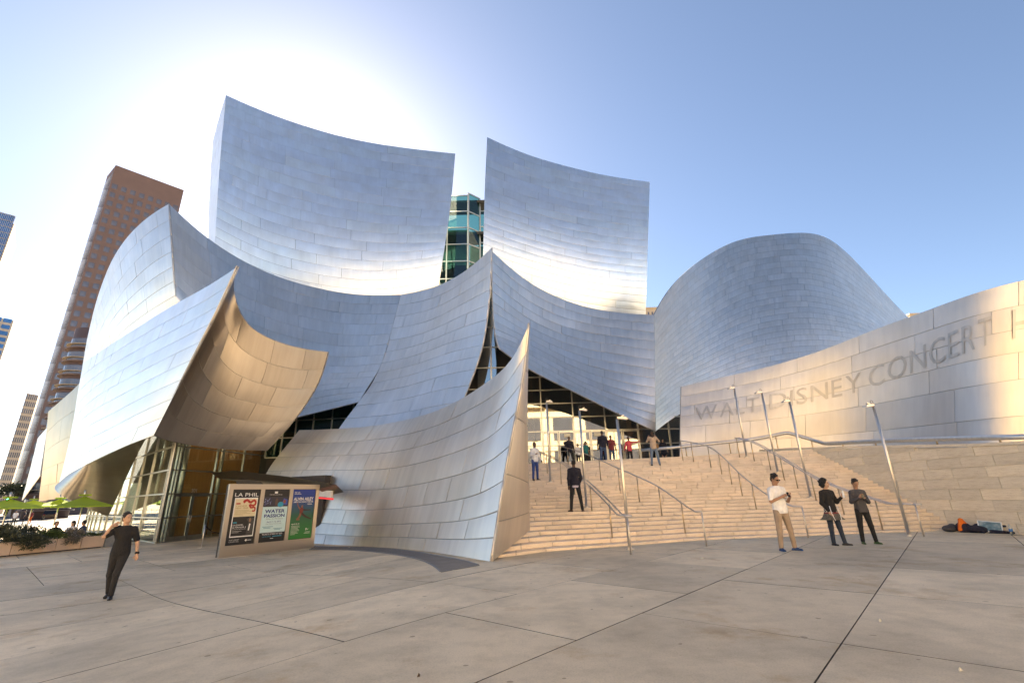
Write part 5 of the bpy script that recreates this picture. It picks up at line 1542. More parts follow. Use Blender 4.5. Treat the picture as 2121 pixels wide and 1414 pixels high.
# 3 the woman
p = gnd(1737, 1129)
r3, hands, H, pel, sh = person('woman with curly black bob in black sweater holding a bottle and a checked bag', (p[0], p[1], 0), yaw_to(0.15, -1), 1.64, 'light', C_black, 'long', C_leggings, C_bshoe, HAIR, 'bob',
    arms={-1: ((-0.07, 0.0, -0.28), (0.09, -0.10, -0.22)), 1: ((0.09, -0.02, -0.26), (0.05, -0.16, 0.13), (0.1, -0.4, 0.9))},
    leg={-1: ((0.0, 0.02, -0.42), (0.0, 0.03, -0.42), (-0.1, -1, 0)), 1: ((0.03, -0.05, -0.42), (0.06, 0.0, -0.42), (0.8, -0.7, 0))}, head_yaw=0.62, vox=0.010, build=0.92)
m, n, l, b = new_mat('checked_cloth')
ck = n.new('ShaderNodeTexChecker'); ck.inputs['Scale'].default_value = 26; ck.inputs['Color1'].default_value = (0.015, 0.015, 0.016, 1); ck.inputs['Color2'].default_value = (0.55, 0.52, 0.48, 1)
l.new(coord(n), ck.inputs['Vector']); l.new(ck.outputs['Color'], b.inputs['Base Color']); b.inputs['Roughness'].default_value = 0.85
def skirt_part(root, name, prof, mat, sy=0.68, wav=0.0, nseg=28):
    V = []; Fc = []
    for r, z in prof:
        for k in range(nseg):
            a = 2 * math.pi * k / nseg
            w = 1 + wav * math.sin(a * 7) * (prof[0][1] - z)
            V.append((r * w * math.cos(a), r * w * sy * math.sin(a), z))
    for i_ in range(len(prof) - 1):
        for k in range(nseg):
            k2 = (k + 1) % nseg
            Fc.append((i_ * nseg + k, i_ * nseg + k2, (i_ + 1) * nseg + k2, (i_ + 1) * nseg + k))
    return mesh_obj(name, V, Fc, mat, root, smooth=True)
woven = cloth('woven_cloth', (0.16, 0.155, 0.14), 0.9, fold=60, var=0.7)
pz = pel[2]
skirt_part(r3, 'skirt', [(0.165, pz + 0.12), (0.18, pz + 0.04), (0.195, pz - 0.06)], m)
skirt_part(r3, 'skirt_band', [(0.198, pz - 0.055), (0.21, pz - 0.085)], C_plaid)
skirt_part(r3, 'skirt_hem', [(0.21, pz - 0.08), (0.27, pz - 0.18), (0.34, pz - 0.25), (0.335, pz - 0.255), (0.2, pz - 0.1)], woven, 0.6, 0.5)
for sx in (-1, 1): MB().tube([np.array((sx * 0.10, -0.215, pz - 0.27)), np.array((sx * 0.13, -0.17, pz - 0.08)), np.array([sx * 0.12, -0.13, pz + 0.12])], 0.010, 6).build('ribbon', C_white, r3, smooth=True)
eyes(r3, H)
MB().lathe([(0.03, 0), (0.032, 0.02), (0.032, 0.15), (0.014, 0.19), (0.014, 0.22)], 10, tuple(hands[1] + np.array([0.02, -0.06, -0.02]))).build('bottle', simple('frosted_bottle', (0.7, 0.74, 0.78), 0.25), r3, smooth=True)
# 4 the youth
p = gnd(1802, 1126)
r4, hands, H, pel, sh = person('youth in charcoal shirt and black trousers, head bent over a phone', (p[0], p[1], 0), yaw_to(-0.1, -1), 1.62, 'tan', C_grey, 'long', C_black, C_grn, HAIR, 'short',
    arms={-1: ((-0.07, -0.03, -0.26), (0.14, -0.18, 0.11), (0.5, -0.3, 0.8)), 1: ((0.07, -0.02, -0.27), (-0.17, -0.18, 0.11), (-0.8, -0.2, 0.4))},
    leg={-1: ((-0.04, 0.02, -0.42), (-0.02, 0.02, -0.42), (-0.3, -1, 0)), 1: ((0.05, -0.02, -0.42), (0.05, 0.02, -0.42), (0.3, -1, 0))}, head_pitch=0.52, vox=0.010, build=0.95, hem=0.07)
hp = (hands[1] + hands[-1]) / 2 + np.array([0.0, -0.06, 0.06])
MB().box(-0.035, 0.035, -0.006, 0.006, -0.06, 0.06).build('phone', M['phone'], r4).location = tuple(hp)
eyes(r4, H)
# 5 man on the stairs, seen from behind
q = on_stair(1197, 1062)
n_ = round((q[2] - STEP_Z0) / STEP_R); y_ = step_y(n_, q[0]) + 0.16
r5, hands, H, pel, sh = person('man in navy sweater and dark jeans climbing the stairs, seen from behind', (q[0], y_, STEP_Z0 + STEP_R * n_), yaw_to(-0.05, 1), 1.78, 'brown', C_navy, 'long', C_black2, C_shoe, HAIR, 'cropped',
    arms={-1: ((-0.07, -0.03, -0.28), (0.04, -0.16, -0.17)), 1: ((0.05, 0.03, -0.29), (0.0, -0.04, -0.25))},
    leg={-1: ((-0.07, 0.02, -0.42), (-0.05, 0.02, -0.42), (-0.4, -0.9, 0)), 1: ((0.06, 0.0, -0.42), (0.04, 0.0, -0.42), (0.5, -0.8, 0))}, vox=0.013, build=1.02, hem=0.06)
part_sdf(r5, 'shirt_tail', [('e', pel + np.array([0, 0, 0.03]), (0.178, 0.134, 0.36))], C_lilac, 0.014, 0.015, (pel[2] - 0.13, pel[2] - 0.04))
# 6 others around the entrance
def on_landing(px, ytop, h, ymin=25.9, ymax=30.4):
    d = ray(px, ytop)
    Y = min(ymax, max(ymin, (LZ + h - EYE) / (d[2] / d[1])))
    return np.array([d[0] / d[1] * Y, max(Y, step_y(28, d[0] / d[1] * Y) + 0.3), LZ])
q = on_stair(1110, 994); n_ = max(1, round((q[2] - STEP_Z0) / STEP_R))
person('man in white shirt and blue trousers beside the front screen on the stairs', (q[0], step_y(n_, q[0]) + 0.15, STEP_Z0 + STEP_R * n_), yaw_to(0.5, -0.8), 1.75, 'brown', C_white, 'long', C_blue, C_shoe, HAIR, 'cropped', vox=0.018,
       arms={-1: ((-0.05, -0.04, -0.27), (0.10, -0.2, 0.05)), 1: ((0.08, 0.0, -0.27), (0.06, -0.08, -0.22))})
person('bald man in dark top standing at the head of the stairs', tuple(on_landing(1178, 904, 1.76)), yaw_to(0.1, -1), 1.76, 'brown', C_navy, 'long', C_black2, C_bshoe, None, vox=0.018, leg={-1: ((-0.06, 0, -0.42), (-0.04, 0.02, -0.42)), 1: ((0.07, -0.06, -0.42), (0.1, 0.02, -0.42))}, build=1.12)
person('small figure in white jacket beside the bald man', tuple(on_landing(1192, 927, 1.32) + np.array([0.1, -0.4, 0])), yaw_to(0.4, -1), 1.32, 'brown', C_white, 'long', C_black2, C_bshoe, HAIR, vox=0.018)
person('woman in teal vest with light sleeves at the glass doors', tuple(on_landing(1213, 924, 1.5)), yaw_to(0.5, -1), 1.5, 'tan', C_teal, 'short', C_black2, C_bshoe, HAIR, 'long', vox=0.018)
person('man in dark jacket and jeans walking towards the doors', tuple(on_landing(1246, 893, 1.82)), yaw_to(0.2, 1), 1.82, 'brown', C_navy, 'long', C_denim, C_bshoe, HAIR, 'cropped', vox=0.018, build=1.15, leg={-1: ((-0.03, -0.10, -0.41), (-0.02, 0.08, -0.42)), 1: ((0.04, 0.08, -0.41), (0.03, 0.14, -0.40))})
person('man in red checked shirt and cap beside the dark jacket', tuple(on_landing(1264, 902, 1.74)), yaw_to(0.1, -1), 1.74, 'brown', C_plaid, 'short', C_denim, C_bshoe, C_grey, 'cropped', vox=0.018, arms={-1: ((-0.08, -0.02, -0.26), (0.12, -0.16, 0.12)), 1: ((0.06, 0.0, -0.27), (0.0, -0.1, -0.24))})
person('woman in coral jacket pointing to the right', tuple(on_landing(1301, 905, 1.7)), yaw_to(0.0, -1), 1.70, 'brown', C_pink, 'long', C_black2, C_bshoe, HAIR, 'cropped', vox=0.018, arms={-1: ((-0.10, 0.0, -0.27), (-0.07, -0.05, -0.24)), 1: ((0.28, -0.06, 0.0), (0.26, -0.03, 0.03))})
q = on_stair(1359, 962.5); n_ = min(27, max(1, round((q[2] - STEP_Z0) / STEP_R)))
rw, hands, H, pel, sh = person('woman in beige top and pale jeans raising a camera at the head of the stairs', (q[0], step_y(n_, q[0]) + 0.15, STEP_Z0 + STEP_R * n_), yaw_to(0.2, 1), 1.68, 'light', C_beige, 'long', C_jeans, C_bshoe, HAIRB, 'long', vox=0.016,
       arms={-1: ((-0.14, -0.14, -0.16), (0.12, -0.1, 0.24)), 1: ((0.12, -0.14, -0.16), (-0.10, -0.1, 0.24))}, leg={-1: ((-0.07, 0, -0.42), (-0.05, 0.02, -0.42)), 1: ((0.06, 0, -0.42), (0.04, 0.02, -0.42))})
part_sdf(rw, 'shoulder_bag', [('e', pel + np.array([-0.2, 0.02, 0.05]), (0.07, 0.11, 0.13))], cloth('tan_bag', (0.30, 0.16, 0.06)), 0.018)
rp, hands, H, pel, sh = person('girl in navy dress and white socks posing for the camera', tuple(on_landing(1372, 911, 1.55)), yaw_to(-0.2, -1), 1.55, 'light', C_navy, 'short', None, C_white, HAIR, 'long', vox=0.018)
part_sdf(rp, 'dress_skirt', [('c', pel + np.array([0, 0, 0.1]), pel + np.array([0, 0, -0.2]), 0.15, 0.2), ('e', pel + np.array([0, 0, -0.24]), (0.25, 0.2, 0.06))], C_navy, 0.018)
# ------------------------------------------------------------------ poster stand
bA, bB = gnd(451, 1156), gnd(649, 1133)
bA[2] = bB[2] = gz(-11)
bd = np.array([bB[0] - bA[0], bB[1] - bA[1], 0]); BW = np.linalg.norm(bd); bd /= BW
bn = np.array([bd[1], -bd[0], 0]); bn = bn if bn @ bA < 0 else -bn
BH = float(at(470, 1003, bA[1])[2]) - bA[2]
stand_ = empty('poster_stand', tuple(bA)); tag(stand_, 'freestanding steel poster stand with three event posters before the glass hall', 'poster stand')
def bp(s, z, o=0.0): return bd * s + np.array([0, 0, z]) + bn * o
def bslab(s0, s1, z0, z1, o, th, mat, name, parent=None):
    return MB().slab([bp(s0, z0, o), bp(s1, z0, o), bp(s1, z1, o), bp(s0, z1, o)], -bn, th).build(name, mat, parent or stand_)
M['stand_metal'] = steel_panel('stand_steel', (0.54, 0.49, 0.43), 0.36, 0.03, 0.25)
fr_ = 0.055
bslab(0, BW, 0.02, BH, -0.03, 0.16, M['dark'], 'back_panel')
PW = (BW - 0.34 - 2 * 0.17) / 3
slots = [(0.17 + i * (PW + 0.17), 0.17 + i * (PW + 0.17) + PW) for i in range(3)]
z_lo, z_hi = 0.42, BH - 0.2
bslab(0, BW, 0.0, z_lo - 0.02, 0.02, 0.1, M['stand_metal'], 'base_rail')
bslab(0, BW, z_hi + 0.02, BH + 0.02, 0.02, 0.1, M['stand_metal'], 'top_rail')
xs_ = [0.0] + [v for s in slots for v in s] + [BW]
for i in range(0, len(xs_), 2): bslab(xs_[i], xs_[i + 1], z_lo - 0.02, z_hi + 0.02, 0.02, 0.1, M['stand_metal'], 'upright')
INK = {}
def ink(c, r=0.35):
    if c not in INK: INK[c] = simple('print_%d' % len(INK), c, r, 0, 0.03)
    return INK[c]
class Poster:
    def __init__(self, i, c):
        s0, s1 = slots[i]; self.s0, self.s1 = s0 + 0.01, s1 - 0.01
        self.o = bslab(self.s0, self.s1, z_lo, z_hi, -0.005, 0.02, ink(c), 'poster')
        self.W, self.H = self.s1 - self.s0, z_hi - z_lo
    def rect(self, x0, x1, y0, y1, c, lift=0.002, name='print_block'):
        bslab(self.s0 + x0 * self.W, self.s0 + x1 * self.W, z_lo + y0 * self.H, z_lo + y1 * self.H, lift, 0.002, ink(c), name, self.o)
    def text(self, s, x, y, size, c, width=None, align=0, bold=0.0, lift=0.006, shear=0.0):
        V, Fc = text_mesh(s, 1.0, shear, 1.0, bold)
        w = V[:, 0].max() - V[:, 0].min(); x0_ = V[:, 0].min()
        k = size * self.H / 0.7
        kx = (width * self.W / w) if width else k
        off = 0 if align == 0 else -w * kx / 2
        P = [bp(self.s0 + x * self.W + (v[0] - x0_) * kx + off, z_lo + y * self.H + v[1] * k, lift) for v in V]
        mesh_obj('lettering', P, Fc, ink(c), self.o)
    def poly(self, pts, c, lift=0.005, name='print_shape'):
        P = [bp(self.s0 + x * self.W, z_lo + y * self.H, lift) for x, y in pts]
        mesh_obj(name, P, [tuple(range(len(P)))], ink(c), self.o)
    def stroke(self, pts, w0, w1, c, lift=0.005, name='print_shape'):
        P = curve_pts([(x * self.W, y * self.H) for x, y in pts], 24)
        t = np.gradient(P, axis=0); t /= np.linalg.norm(t, axis=1, keepdims=True)
        nrm = np.stack([-t[:, 1], t[:, 0]], 1); w = np.linspace(w0, w1, 24)[:, None] * self.W
        a, b = P + nrm * w, P - nrm * w
        V = [bp(self.s0 + p[0], z_lo + p[1], lift) for p in np.concatenate([a, b])]
        mesh_obj(name, V, [(i, i + 1, 24 + i + 1, 24 + i) for i in range(23)], ink(c), self.o)
BLK, WHT, CRM, RED, CYN, NVY, GRN, LBL = (0.012, 0.012, 0.013), (0.82, 0.82, 0.80), (0.72, 0.62, 0.40), (0.45, 0.03, 0.02), (0.02, 0.30, 0.42), (0.01, 0.03, 0.20), (0.01, 0.16, 0.035), (0.55, 0.76, 0.78)
P1 = Poster(0, BLK)
P1.text('LA PHIL', 0.08, 0.875, 0.068, WHT, 0.86)
P1.rect(0.1, 0.94, 0.13, 0.85, WHT); P1.rect(0.13, 0.91, 0.15, 0.83, BLK, 0.003); P1.rect(0.13, 0.91, 0.50, 0.83, CRM, 0.0045)
P1.rect(0.17, 0.32, 0.73, 0.755, RED, 0.0065)
P1.text('CHINESE', 0.17, 0.685, 0.028, (0.35, 0.22, 0.06), 0.40); P1.text('NEW YEAR', 0.17, 0.645, 0.028, (0.35, 0.22, 0.06), 0.46)
for k in range(5): P1.rect(0.17, 0.17 + (0.5, 0.6, 0.42, 0.55, 0.3)[k], 0.615 - k * 0.021, 0.621 - k * 0.021, (0.4, 0.3, 0.15), 0.0065)
P1.stroke([(0.44, 0.77), (0.56, 0.805), (0.68, 0.76), (0.80, 0.80), (0.88, 0.74), (0.76, 0.70), (0.66, 0.72), (0.72, 0.66), (0.84, 0.67), (0.88, 0.61), (0.78, 0.60)], 0.045, 0.025, RED, 0.0065)
P1.stroke([(0.46, 0.75), (0.42, 0.79), (0.5, 0.82)], 0.02, 0.006, RED, 0.0075)
P1.poly([(0.66, 0.16), (0.90, 0.16), (0.90, 0.47), (0.72, 0.49), (0.62, 0.44), (0.70, 0.40)], (0.05, 0.048, 0.045)); P1.poly([(0.72, 0.24), (0.765, 0.24), (0.79, 0.36), (0.74, 0.37)], WHT, 0.007); P1.poly([(0.72, 0.40), (0.78, 0.39), (0.80, 0.44), (0.76, 0.47), (0.71, 0.45)], (0.28, 0.16, 0.10), 0.007)
P1.rect(0.16, 0.29, 0.385, 0.405, CYN, 0.0055)
P1.text('DUDAMEL', 0.16, 0.335, 0.027, WHT, 0.38); P1.text('& MAHLER 6', 0.16, 0.295, 0.027, WHT, 0.48)
P1.text('LOS ANGELES PHILHARMONIC', 0.16, 0.268, 0.011, WHT, 0.48)
for k in range(2): P1.rect(0.16, 0.50 - 0.1 * k, 0.235 - k * 0.022, 0.241 - k * 0.022, (0.5, 0.5, 0.5), 0.0055)
P1.text('WALT DISNEY', 0.1, 0.075, 0.02, (0.6, 0.6, 0.6), 0.36); P1.text('CONCERT HALL', 0.1, 0.043, 0.02, (0.6, 0.6, 0.6), 0.36)
P1.poly([(0.66, 0.06), (0.70, 0.085), (0.74, 0.075), (0.74, 0.055), (0.70, 0.045)], WHT); P1.rect(0.76, 0.9, 0.058, 0.07, (0.6, 0.6, 0.6))
P2 = Poster(1, BLK)
P2.rect(0.0, 1.0, 0.17, 0.665, LBL); P2.rect(0.0, 1.0, 0.68, 0.86, (0.03, 0.03, 0.05), 0.0015)
P2.poly([(0.40, 0.925), (0.52, 0.925), (0.52, 0.965), (0.40, 0.965)], WHT); P2.text('MASTER CHORALE', 0.46, 0.895, 0.014, WHT, 0.5, 1)
for k in range(26): P2.poly([(x := random.uniform(0.02, 0.3), y := random.uniform(0.69, 0.83)), (x + 0.02, y), (x + 0.018, y + 0.02), (x, y + 0.018)], random.choice([(0.10, 0.12, 0.35), (0.3, 0.35, 0.6), (0.05, 0.06, 0.2)]), 0.004)
P2.poly([(0.74, 0.70), (0.98, 0.69), (0.97, 0.80), (0.80, 0.83)], (0.05, 0.09, 0.35), 0.003); P2.poly([(0.78, 0.74), (0.88, 0.72), (0.9, 0.78), (0.82, 0.81)], (0.30, 0.08, 0.05), 0.0045)
P2.poly([(0.46, 0.69), (0.58, 0.69), (0.57, 0.80), (0.52, 0.84), (0.47, 0.80)], (0.10, 0.06, 0.05), 0.003)
P2.poly([(0.69 + 0.12 * math.cos(a * 0.4488), 0.705 + 0.055 * math.sin(a * 0.4488)) for a in range(14)], (0.02, 0.30, 0.45), 0.006)
P2.text('WATER', 0.5, 0.545, 0.066, NVY, 0.80, 1, 0.03, 0.008); P2.text('PASSION', 0.5, 0.46, 0.06, NVY, 0.82, 1, 0.03, 0.008)
P2.text('After St. Matthew', 0.52, 0.415, 0.03, (0.25, 0.3, 0.32), 0.68, 1); P2.text('April 11-12, 2015', 0.5, 0.362, 0.024, NVY, 0.56, 1, 0.01); P2.text('Walt Disney Concert Hall', 0.5, 0.325, 0.02, (0.2, 0.25, 0.28), 0.62, 1)
for a, b_, y in ((0.08, 0.5, 0.275), (0.12, 0.4, 0.25), (0.52, 0.88, 0.235), (0.56, 0.8, 0.213)): P2.rect(a, b_, y, y + 0.011, (0.12, 0.35, 0.45), 0.005)
P2.text('TICKETS START AT $20', 0.5, 0.125, 0.028, WHT, 0.8, 1, 0.01); P2.text('LAMC.ORG', 0.12, 0.085, 0.022, (0.05, 0.35, 0.5), 0.34); P2.rect(0.52, 0.88, 0.088, 0.102, (0.05, 0.35, 0.5), 0.004); P2.rect(0.44, 0.56, 0.05, 0.06, WHT, 0.004)
m, n, l, b = new_mat('dance_gradient')
sep = n.new('ShaderNodeSeparateXYZ'); l.new(coord(n, 'Generated'), sep.inputs[0])
l.new(ramp(n, l, sep.outputs[2], [(0.0, (0.012, 0.20, 0.03)), (0.45, (0.005, 0.10, 0.05)), (0.75, (0.008, 0.05, 0.22)), (1.0, (0.01, 0.04, 0.30))]), b.inputs['Base Color']); b.inputs['Roughness'].default_value = 0.35
P3 = Poster(2, GRN); P3.o.data.materials.clear(); P3.o.data.materials.append(m)
P3.text('50 th', 0.06, 0.925, 0.032, WHT, 0.24); P3.rect(0.06, 0.36, 0.905, 0.912, WHT, 0.004)
P3.text('ALVIN AILEY', 0.05, 0.775, 0.064, WHT, 0.88, 0, 0.02); P3.text('AMERICAN DANCE THEATER', 0.05, 0.73, 0.032, WHT, 0.88, 0, 0.01)
P3.rect(0.66, 0.88, 0.70, 0.706, WHT, 0.004); P3.rect(0.70, 0.90, 0.685, 0.691, WHT, 0.004)
DK, SKN = (0.03, 0.012, 0.012), (0.22, 0.09, 0.05)
P3.poly([(0.38, 0.50), (0.50, 0.50), (0.53, 0.60), (0.46, 0.64), (0.36, 0.61)], (0.16, 0.02, 0.02), 0.006); P3.poly([(0.42, 0.63), (0.48, 0.62), (0.50, 0.665), (0.45, 0.68), (0.41, 0.66)], SKN, 0.006)
P3.stroke([(0.37, 0.60), (0.28, 0.66), (0.22, 0.74)], 0.028, 0.012, SKN, 0.0065); P3.stroke([(0.52, 0.58), (0.68, 0.575), (0.86, 0.575)], 0.028, 0.014, DK, 0.0065)
P3.stroke([(0.46, 0.51), (0.62, 0.45), (0.74, 0.42), (0.92, 0.385)], 0.05, 0.02, DK, 0.0065); P3.stroke([(0.42, 0.51), (0.36, 0.43), (0.28, 0.39), (0.40, 0.385)], 0.045, 0.025, SKN, 0.0065)
P3.text('April 15-19', 0.07, 0.285, 0.026, WHT, 0.34, 0, 0.01)
for k in range(8): P3.rect(0.07, 0.07 + (0.36, 0.38, 0.30, 0.34, 0.36, 0.28, 0.33, 0.2)[k], 0.255 - k * 0.024, 0.262 - k * 0.024, (0.6, 0.68, 0.6), 0.004)
P3.stroke([(0.72, 0.16), (0.74, 0.20), (0.78, 0.17), (0.83, 0.19)], 0.012, 0.006, WHT, 0.005); P3.rect(0.70, 0.92, 0.12, 0.128, (0.6, 0.68, 0.6), 0.004); P3.rect(0.66, 0.92, 0.095, 0.103, (0.6, 0.68, 0.6), 0.004)

# street number above the double door
V, Fc = text_mesh('301', 1.0)
sN = (s0 + s1) / 2
mesh_obj('street_number', [G_F.P(sN - 0.2 + v[0] * 0.3, zc[2] + 0.08 + v[1] * 0.3, 0.03) for v in V], Fc, M['pale_white'], G_F.root)

# rope stanchion by the door
q = gnd(417, 1134)
st = empty('stanchion', (q[0], q[1], gz(q[0]))); tag(st, 'slim metal stanchion with a black rope beside the poster stand', 'stanchion')
MB().lathe([(0.16, 0), (0.16, 0.015), (0.03, 0.03)], 16).build('base', M['tube'], st)
MB().tube([(0, 0, 0.02), (0, 0, 1.0)], 0.025, 10).build('post', M['tube'], st, smooth=True)
MB().tube(curve_pts([(0.02, 0, 0.94), (0.35, 0.35, 0.62), (0.9, 0.9, 0.62), (1.3, 1.3, 0.9)], 14), 0.022, 8).build('rope', C_black, st, smooth=True)

# curved drain grating along the foot of the screen: bars set in a frame
M['grate'] = simple('grating_steel', (0.22, 0.225, 0.235), 0.5, 0.6, 0.15, 3)
outer = [gnd(*p) for p in [(650, 1131), (740, 1132.5), (830, 1138), (905, 1150), (960, 1161), (994, 1171)]]
inner = [gnd(*p) for p in [(640, 1138), (720, 1139), (800, 1146), (865, 1158), (898, 1172), (914, 1185)]]
ga, gb = curve_pts(outer, 90), curve_pts(inner, 90)
gr_ = empty('drain_grating', tuple(ga[45])); tag(gr_, 'dark curved drain grating set in the paving at the foot of the front screen', 'grating')
O = ga[45]
for k in range(0, 89):
    a, b_ = ga[k], gb[k]; a2, b2 = ga[k] * 0.45 + ga[k + 1] * 0.55, gb[k] * 0.45 + gb[k + 1] * 0.55
    MB().hexa([np.array((p[0], p[1], gz(p[0]) + z)) - O for z in (0.001, 0.012) for p in (a, b_, b2, a2)]).build('bar', M['grate'], gr_)
V = [np.array((p[0], p[1], gz(p[0]) + 0.003)) - O for p in list(ga) + list(gb)]
mesh_obj('trench', V, [(i, i + 1, 90 + i + 1, 90 + i) for i in range(89)], M['joint'], gr_)
for cc in (ga, gb): MB().tube([np.array((p[0], p[1], gz(p[0]) + 0.006)) - O for p in cc[::3]], 0.02, 6).build('frame', M['grate'], gr_)

# left behind by the wall: jacket, orange cloth, picture, bottle
def by_wall(px, off):
    for y in np.arange(20, 12, -0.02):
        x = wall_x(y) - off
        if proj(np.array([x, y, 0.05]))[0] >= px: return np.array([x, y, step_z(x, y)])
q = by_wall(2022, 0.45)
jk = empty('jacket', tuple(q), rz=-0.9); tag(jk, 'dark jacket and trousers dropped at the foot of the stone wall', 'jacket')
hp_ = [('e', (-0.3, 0.05, 0.14), (0.2, 0.18, 0.16)), ('e', (0.0, 0.0, 0.10), (0.3, 0.22, 0.12))]
gj = np.random.default_rng(12)
for _ in range(22):      # folds and a sleeve
    a_ = np.array([gj.uniform(-0.5, 0.45), gj.uniform(-0.2, 0.2), gj.uniform(0.03, 0.22)]); b_ = a_ + np.array([gj.normal() * 0.2, gj.normal() * 0.12, gj.uniform(-0.08, 0.06)])
    b_[2] = max(0.03, b_[2]); hp_.append(('c', a_, b_, gj.uniform(0.025, 0.06), gj.uniform(0.015, 0.04)))
hp_ += [('c', (0.3, -0.05, 0.05), (0.62, -0.16, 0.04), 0.06, 0.05), ('c', (0.62, -0.16, 0.04), (0.8, 0.0, 0.03), 0.05, 0.035)]
part_sdf(jk, 'cloth_heap', hp_, C_navy, 0.016, 0.02)
q = by_wall(1990, 0.62)
oc = empty('orange_cloth', tuple(q)); tag(oc, 'bright orange cloth lying on the dark jacket heap', 'cloth')
part_sdf(oc, 'cloth', [('c', (-0.10, -0.1, 0.08), (0.0, -0.1, 0.36), 0.06, 0.06), ('c', (0.0, -0.1, 0.36), (0.16, -0.14, 0.12), 0.06, 0.07)], C_orange, 0.018, 0.03)
q = by_wall(1968, 0.8)
bgp = empty('shopping_bag', tuple(q)); tag(bgp, 'small grey bag slumped left of the orange cloth', 'bag')
part_sdf(bgp, 'bag', [('e', (0, 0, 0.1), (0.22, 0.14, 0.11)), ('e', (0.1, 0.0, 0.17), (0.1, 0.1, 0.08))], C_grey, 0.02, 0.04)
q = by_wall(2052, 0.35)
pic = empty('picture_board', tuple(q)); tag(pic, 'small blue picture in a white frame leaning by the stone wall', 'picture')
pr = MB().box(-0.27, 0.27, -0.02, 0.02, 0, 0.36).build('frame', simple('white_frame', (0.7, 0.72, 0.72), 0.5), pic); pr.rotation_euler = (-0.6, 0.1, -0.75); pr.location.z = 0.03
m, n, l, b = new_mat('picture_print'); l.new(ramp(n, l, noise(n, l, 5, 4, 0.6, coord(n)), [(0.3, (0.05, 0.08, 0.10)), (0.5, (0.12, 0.22, 0.26)), (0.7, (0.45, 0.48, 0.44))]), b.inputs['Base Color'])
MB().box(-0.24, 0.24, -0.03, -0.022, 0.03, 0.33).build('print', m, pr)
q = by_wall(2095, 0.3)
bt = empty('water_bottle', tuple(q)); tag(bt, 'clear plastic water bottle standing by the wall at far right', 'bottle')
MB().lathe([(0.04, 0), (0.045, 0.03), (0.045, 0.2), (0.02, 0.26), (0.02, 0.29)], 12).build('bottle', glass_mat('clear_plastic', (0.85, 0.9, 0.93), 0.1), bt, smooth=True)
MB().lathe([(0.047, 0.09), (0.047, 0.16)], 12).build('label_band', ink((0.05, 0.2, 0.5)), bt)
# litter on the paving
for (px, py), lab in zip([(723, 1134), (1823, 1287), (1990, 1390), (867, 1402), (1454, 1157)], ['white paper scrap on the drain grating', 'yellowed leaf scrap right of the long joint', 'pale paper scrap at the lower right corner', 'dark leaf scrap at bottom centre', 'tan leaf litter near the stairs']):
    q = gnd(px, py); s_ = 0.014 if py > 1200 else 0.04
    lp_ = MB().add([(-s_, -s_ * 0.5, 0.004), (s_, -s_ * 0.7, 0.01), (s_ * 0.8, s_ * 0.6, 0.02), (-s_ * 0.7, s_ * 0.6, 0.012), (0, 0, 0.035)], [(0, 1, 4), (1, 2, 4), (2, 3, 4), (3, 0, 4), (3, 2, 1, 0)]).build('paper_scrap', simple('scrap_%d' % px, (0.6, 0.55, 0.45) if px != 867 else (0.08, 0.05, 0.03), 0.9))
    lp_.location = tuple(q); tag(lp_, lab, 'litter')

# ------------------------------------------------------------------ cafe terrace on the left
M['planter'] = simple('planter_stone', (0.66, 0.50, 0.38), 0.8, 0, 0.08, 2.0)
M['soil'] = simple('soil', (0.05, 0.035, 0.025), 0.95)
pa, pb = gnd(-130, 1166), gnd(212, 1133)
pa[2] = pb[2] = gz(-20)
cuts_px = [-130, 22, 113, 164, 212]
line_d = pb - pa; Lp = np.linalg.norm(line_d); line_d /= Lp
pn = np.array([line_d[1], -line_d[0], 0]); pn = pn if pn @ pa < 0 else -pn
def pl_s(px):
    r = ray(px, 1140)[:2]
    return float(np.linalg.solve(np.array([[line_d[0], -r[0]], [line_d[1], -r[1]]]), -pa[:2])[0])
PHt = 0.56
labels_pl = ['stone planter box at the left edge of the view', 'stone planter box under the trailing dark green shrub', 'stone planter box under the grey rounded shrub', 'stone planter box nearest the glass hall']
for k in range(4):
    a, b_ = pl_s(cuts_px[k]) + 0.015, pl_s(cuts_px[k + 1]) - 0.015
    c = pa + line_d * a
    root = empty('planter', tuple(c)); tag(root, labels_pl[k], 'planter', 'row of stone planters')
    ln = b_ - a; t = 0.06; dep = 0.55
    def Pt(s, o, z): return line_d * s - pn * o + np.array([0, 0, z])
    mb = MB()
    for (sa, sb2, oa, ob) in ((0, ln, 0, t), (0, ln, dep - t, dep), (0, t, t, dep - t), (ln - t, ln, t, dep - t)):
        mb.hexa([Pt(sa, oa, 0.05), Pt(sb2, oa, 0.05), Pt(sb2, ob, 0.05), Pt(sa, ob, 0.05), Pt(sa, oa, PHt), Pt(sb2, oa, PHt), Pt(sb2, ob, PHt), Pt(sa, ob, PHt)])
    mb.build('box', M['planter'], root)
    MB().hexa([Pt(0.05, 0.08, 0), Pt(ln - 0.05, 0.08, 0), Pt(ln - 0.05, dep - 0.08, 0), Pt(0.05, dep - 0.08, 0), Pt(0.05, 0.08, 0.06), Pt(ln - 0.05, 0.08, 0.06), Pt(ln - 0.05, dep - 0.08, 0.06), Pt(0.05, dep - 0.08, 0.06)]).build('plinth', M['dark'], root)
    MB().hexa([Pt(t, t, 0.3), Pt(ln - t, t, 0.3), Pt(ln - t, dep - t, 0.3), Pt(t, dep - t, 0.3), Pt(t, t, PHt - 0.08), Pt(ln - t, t, PHt - 0.08), Pt(ln - t, dep - t, PHt - 0.08), Pt(t, dep - t, PHt - 0.08)]).build('soil', M['soil'], root)
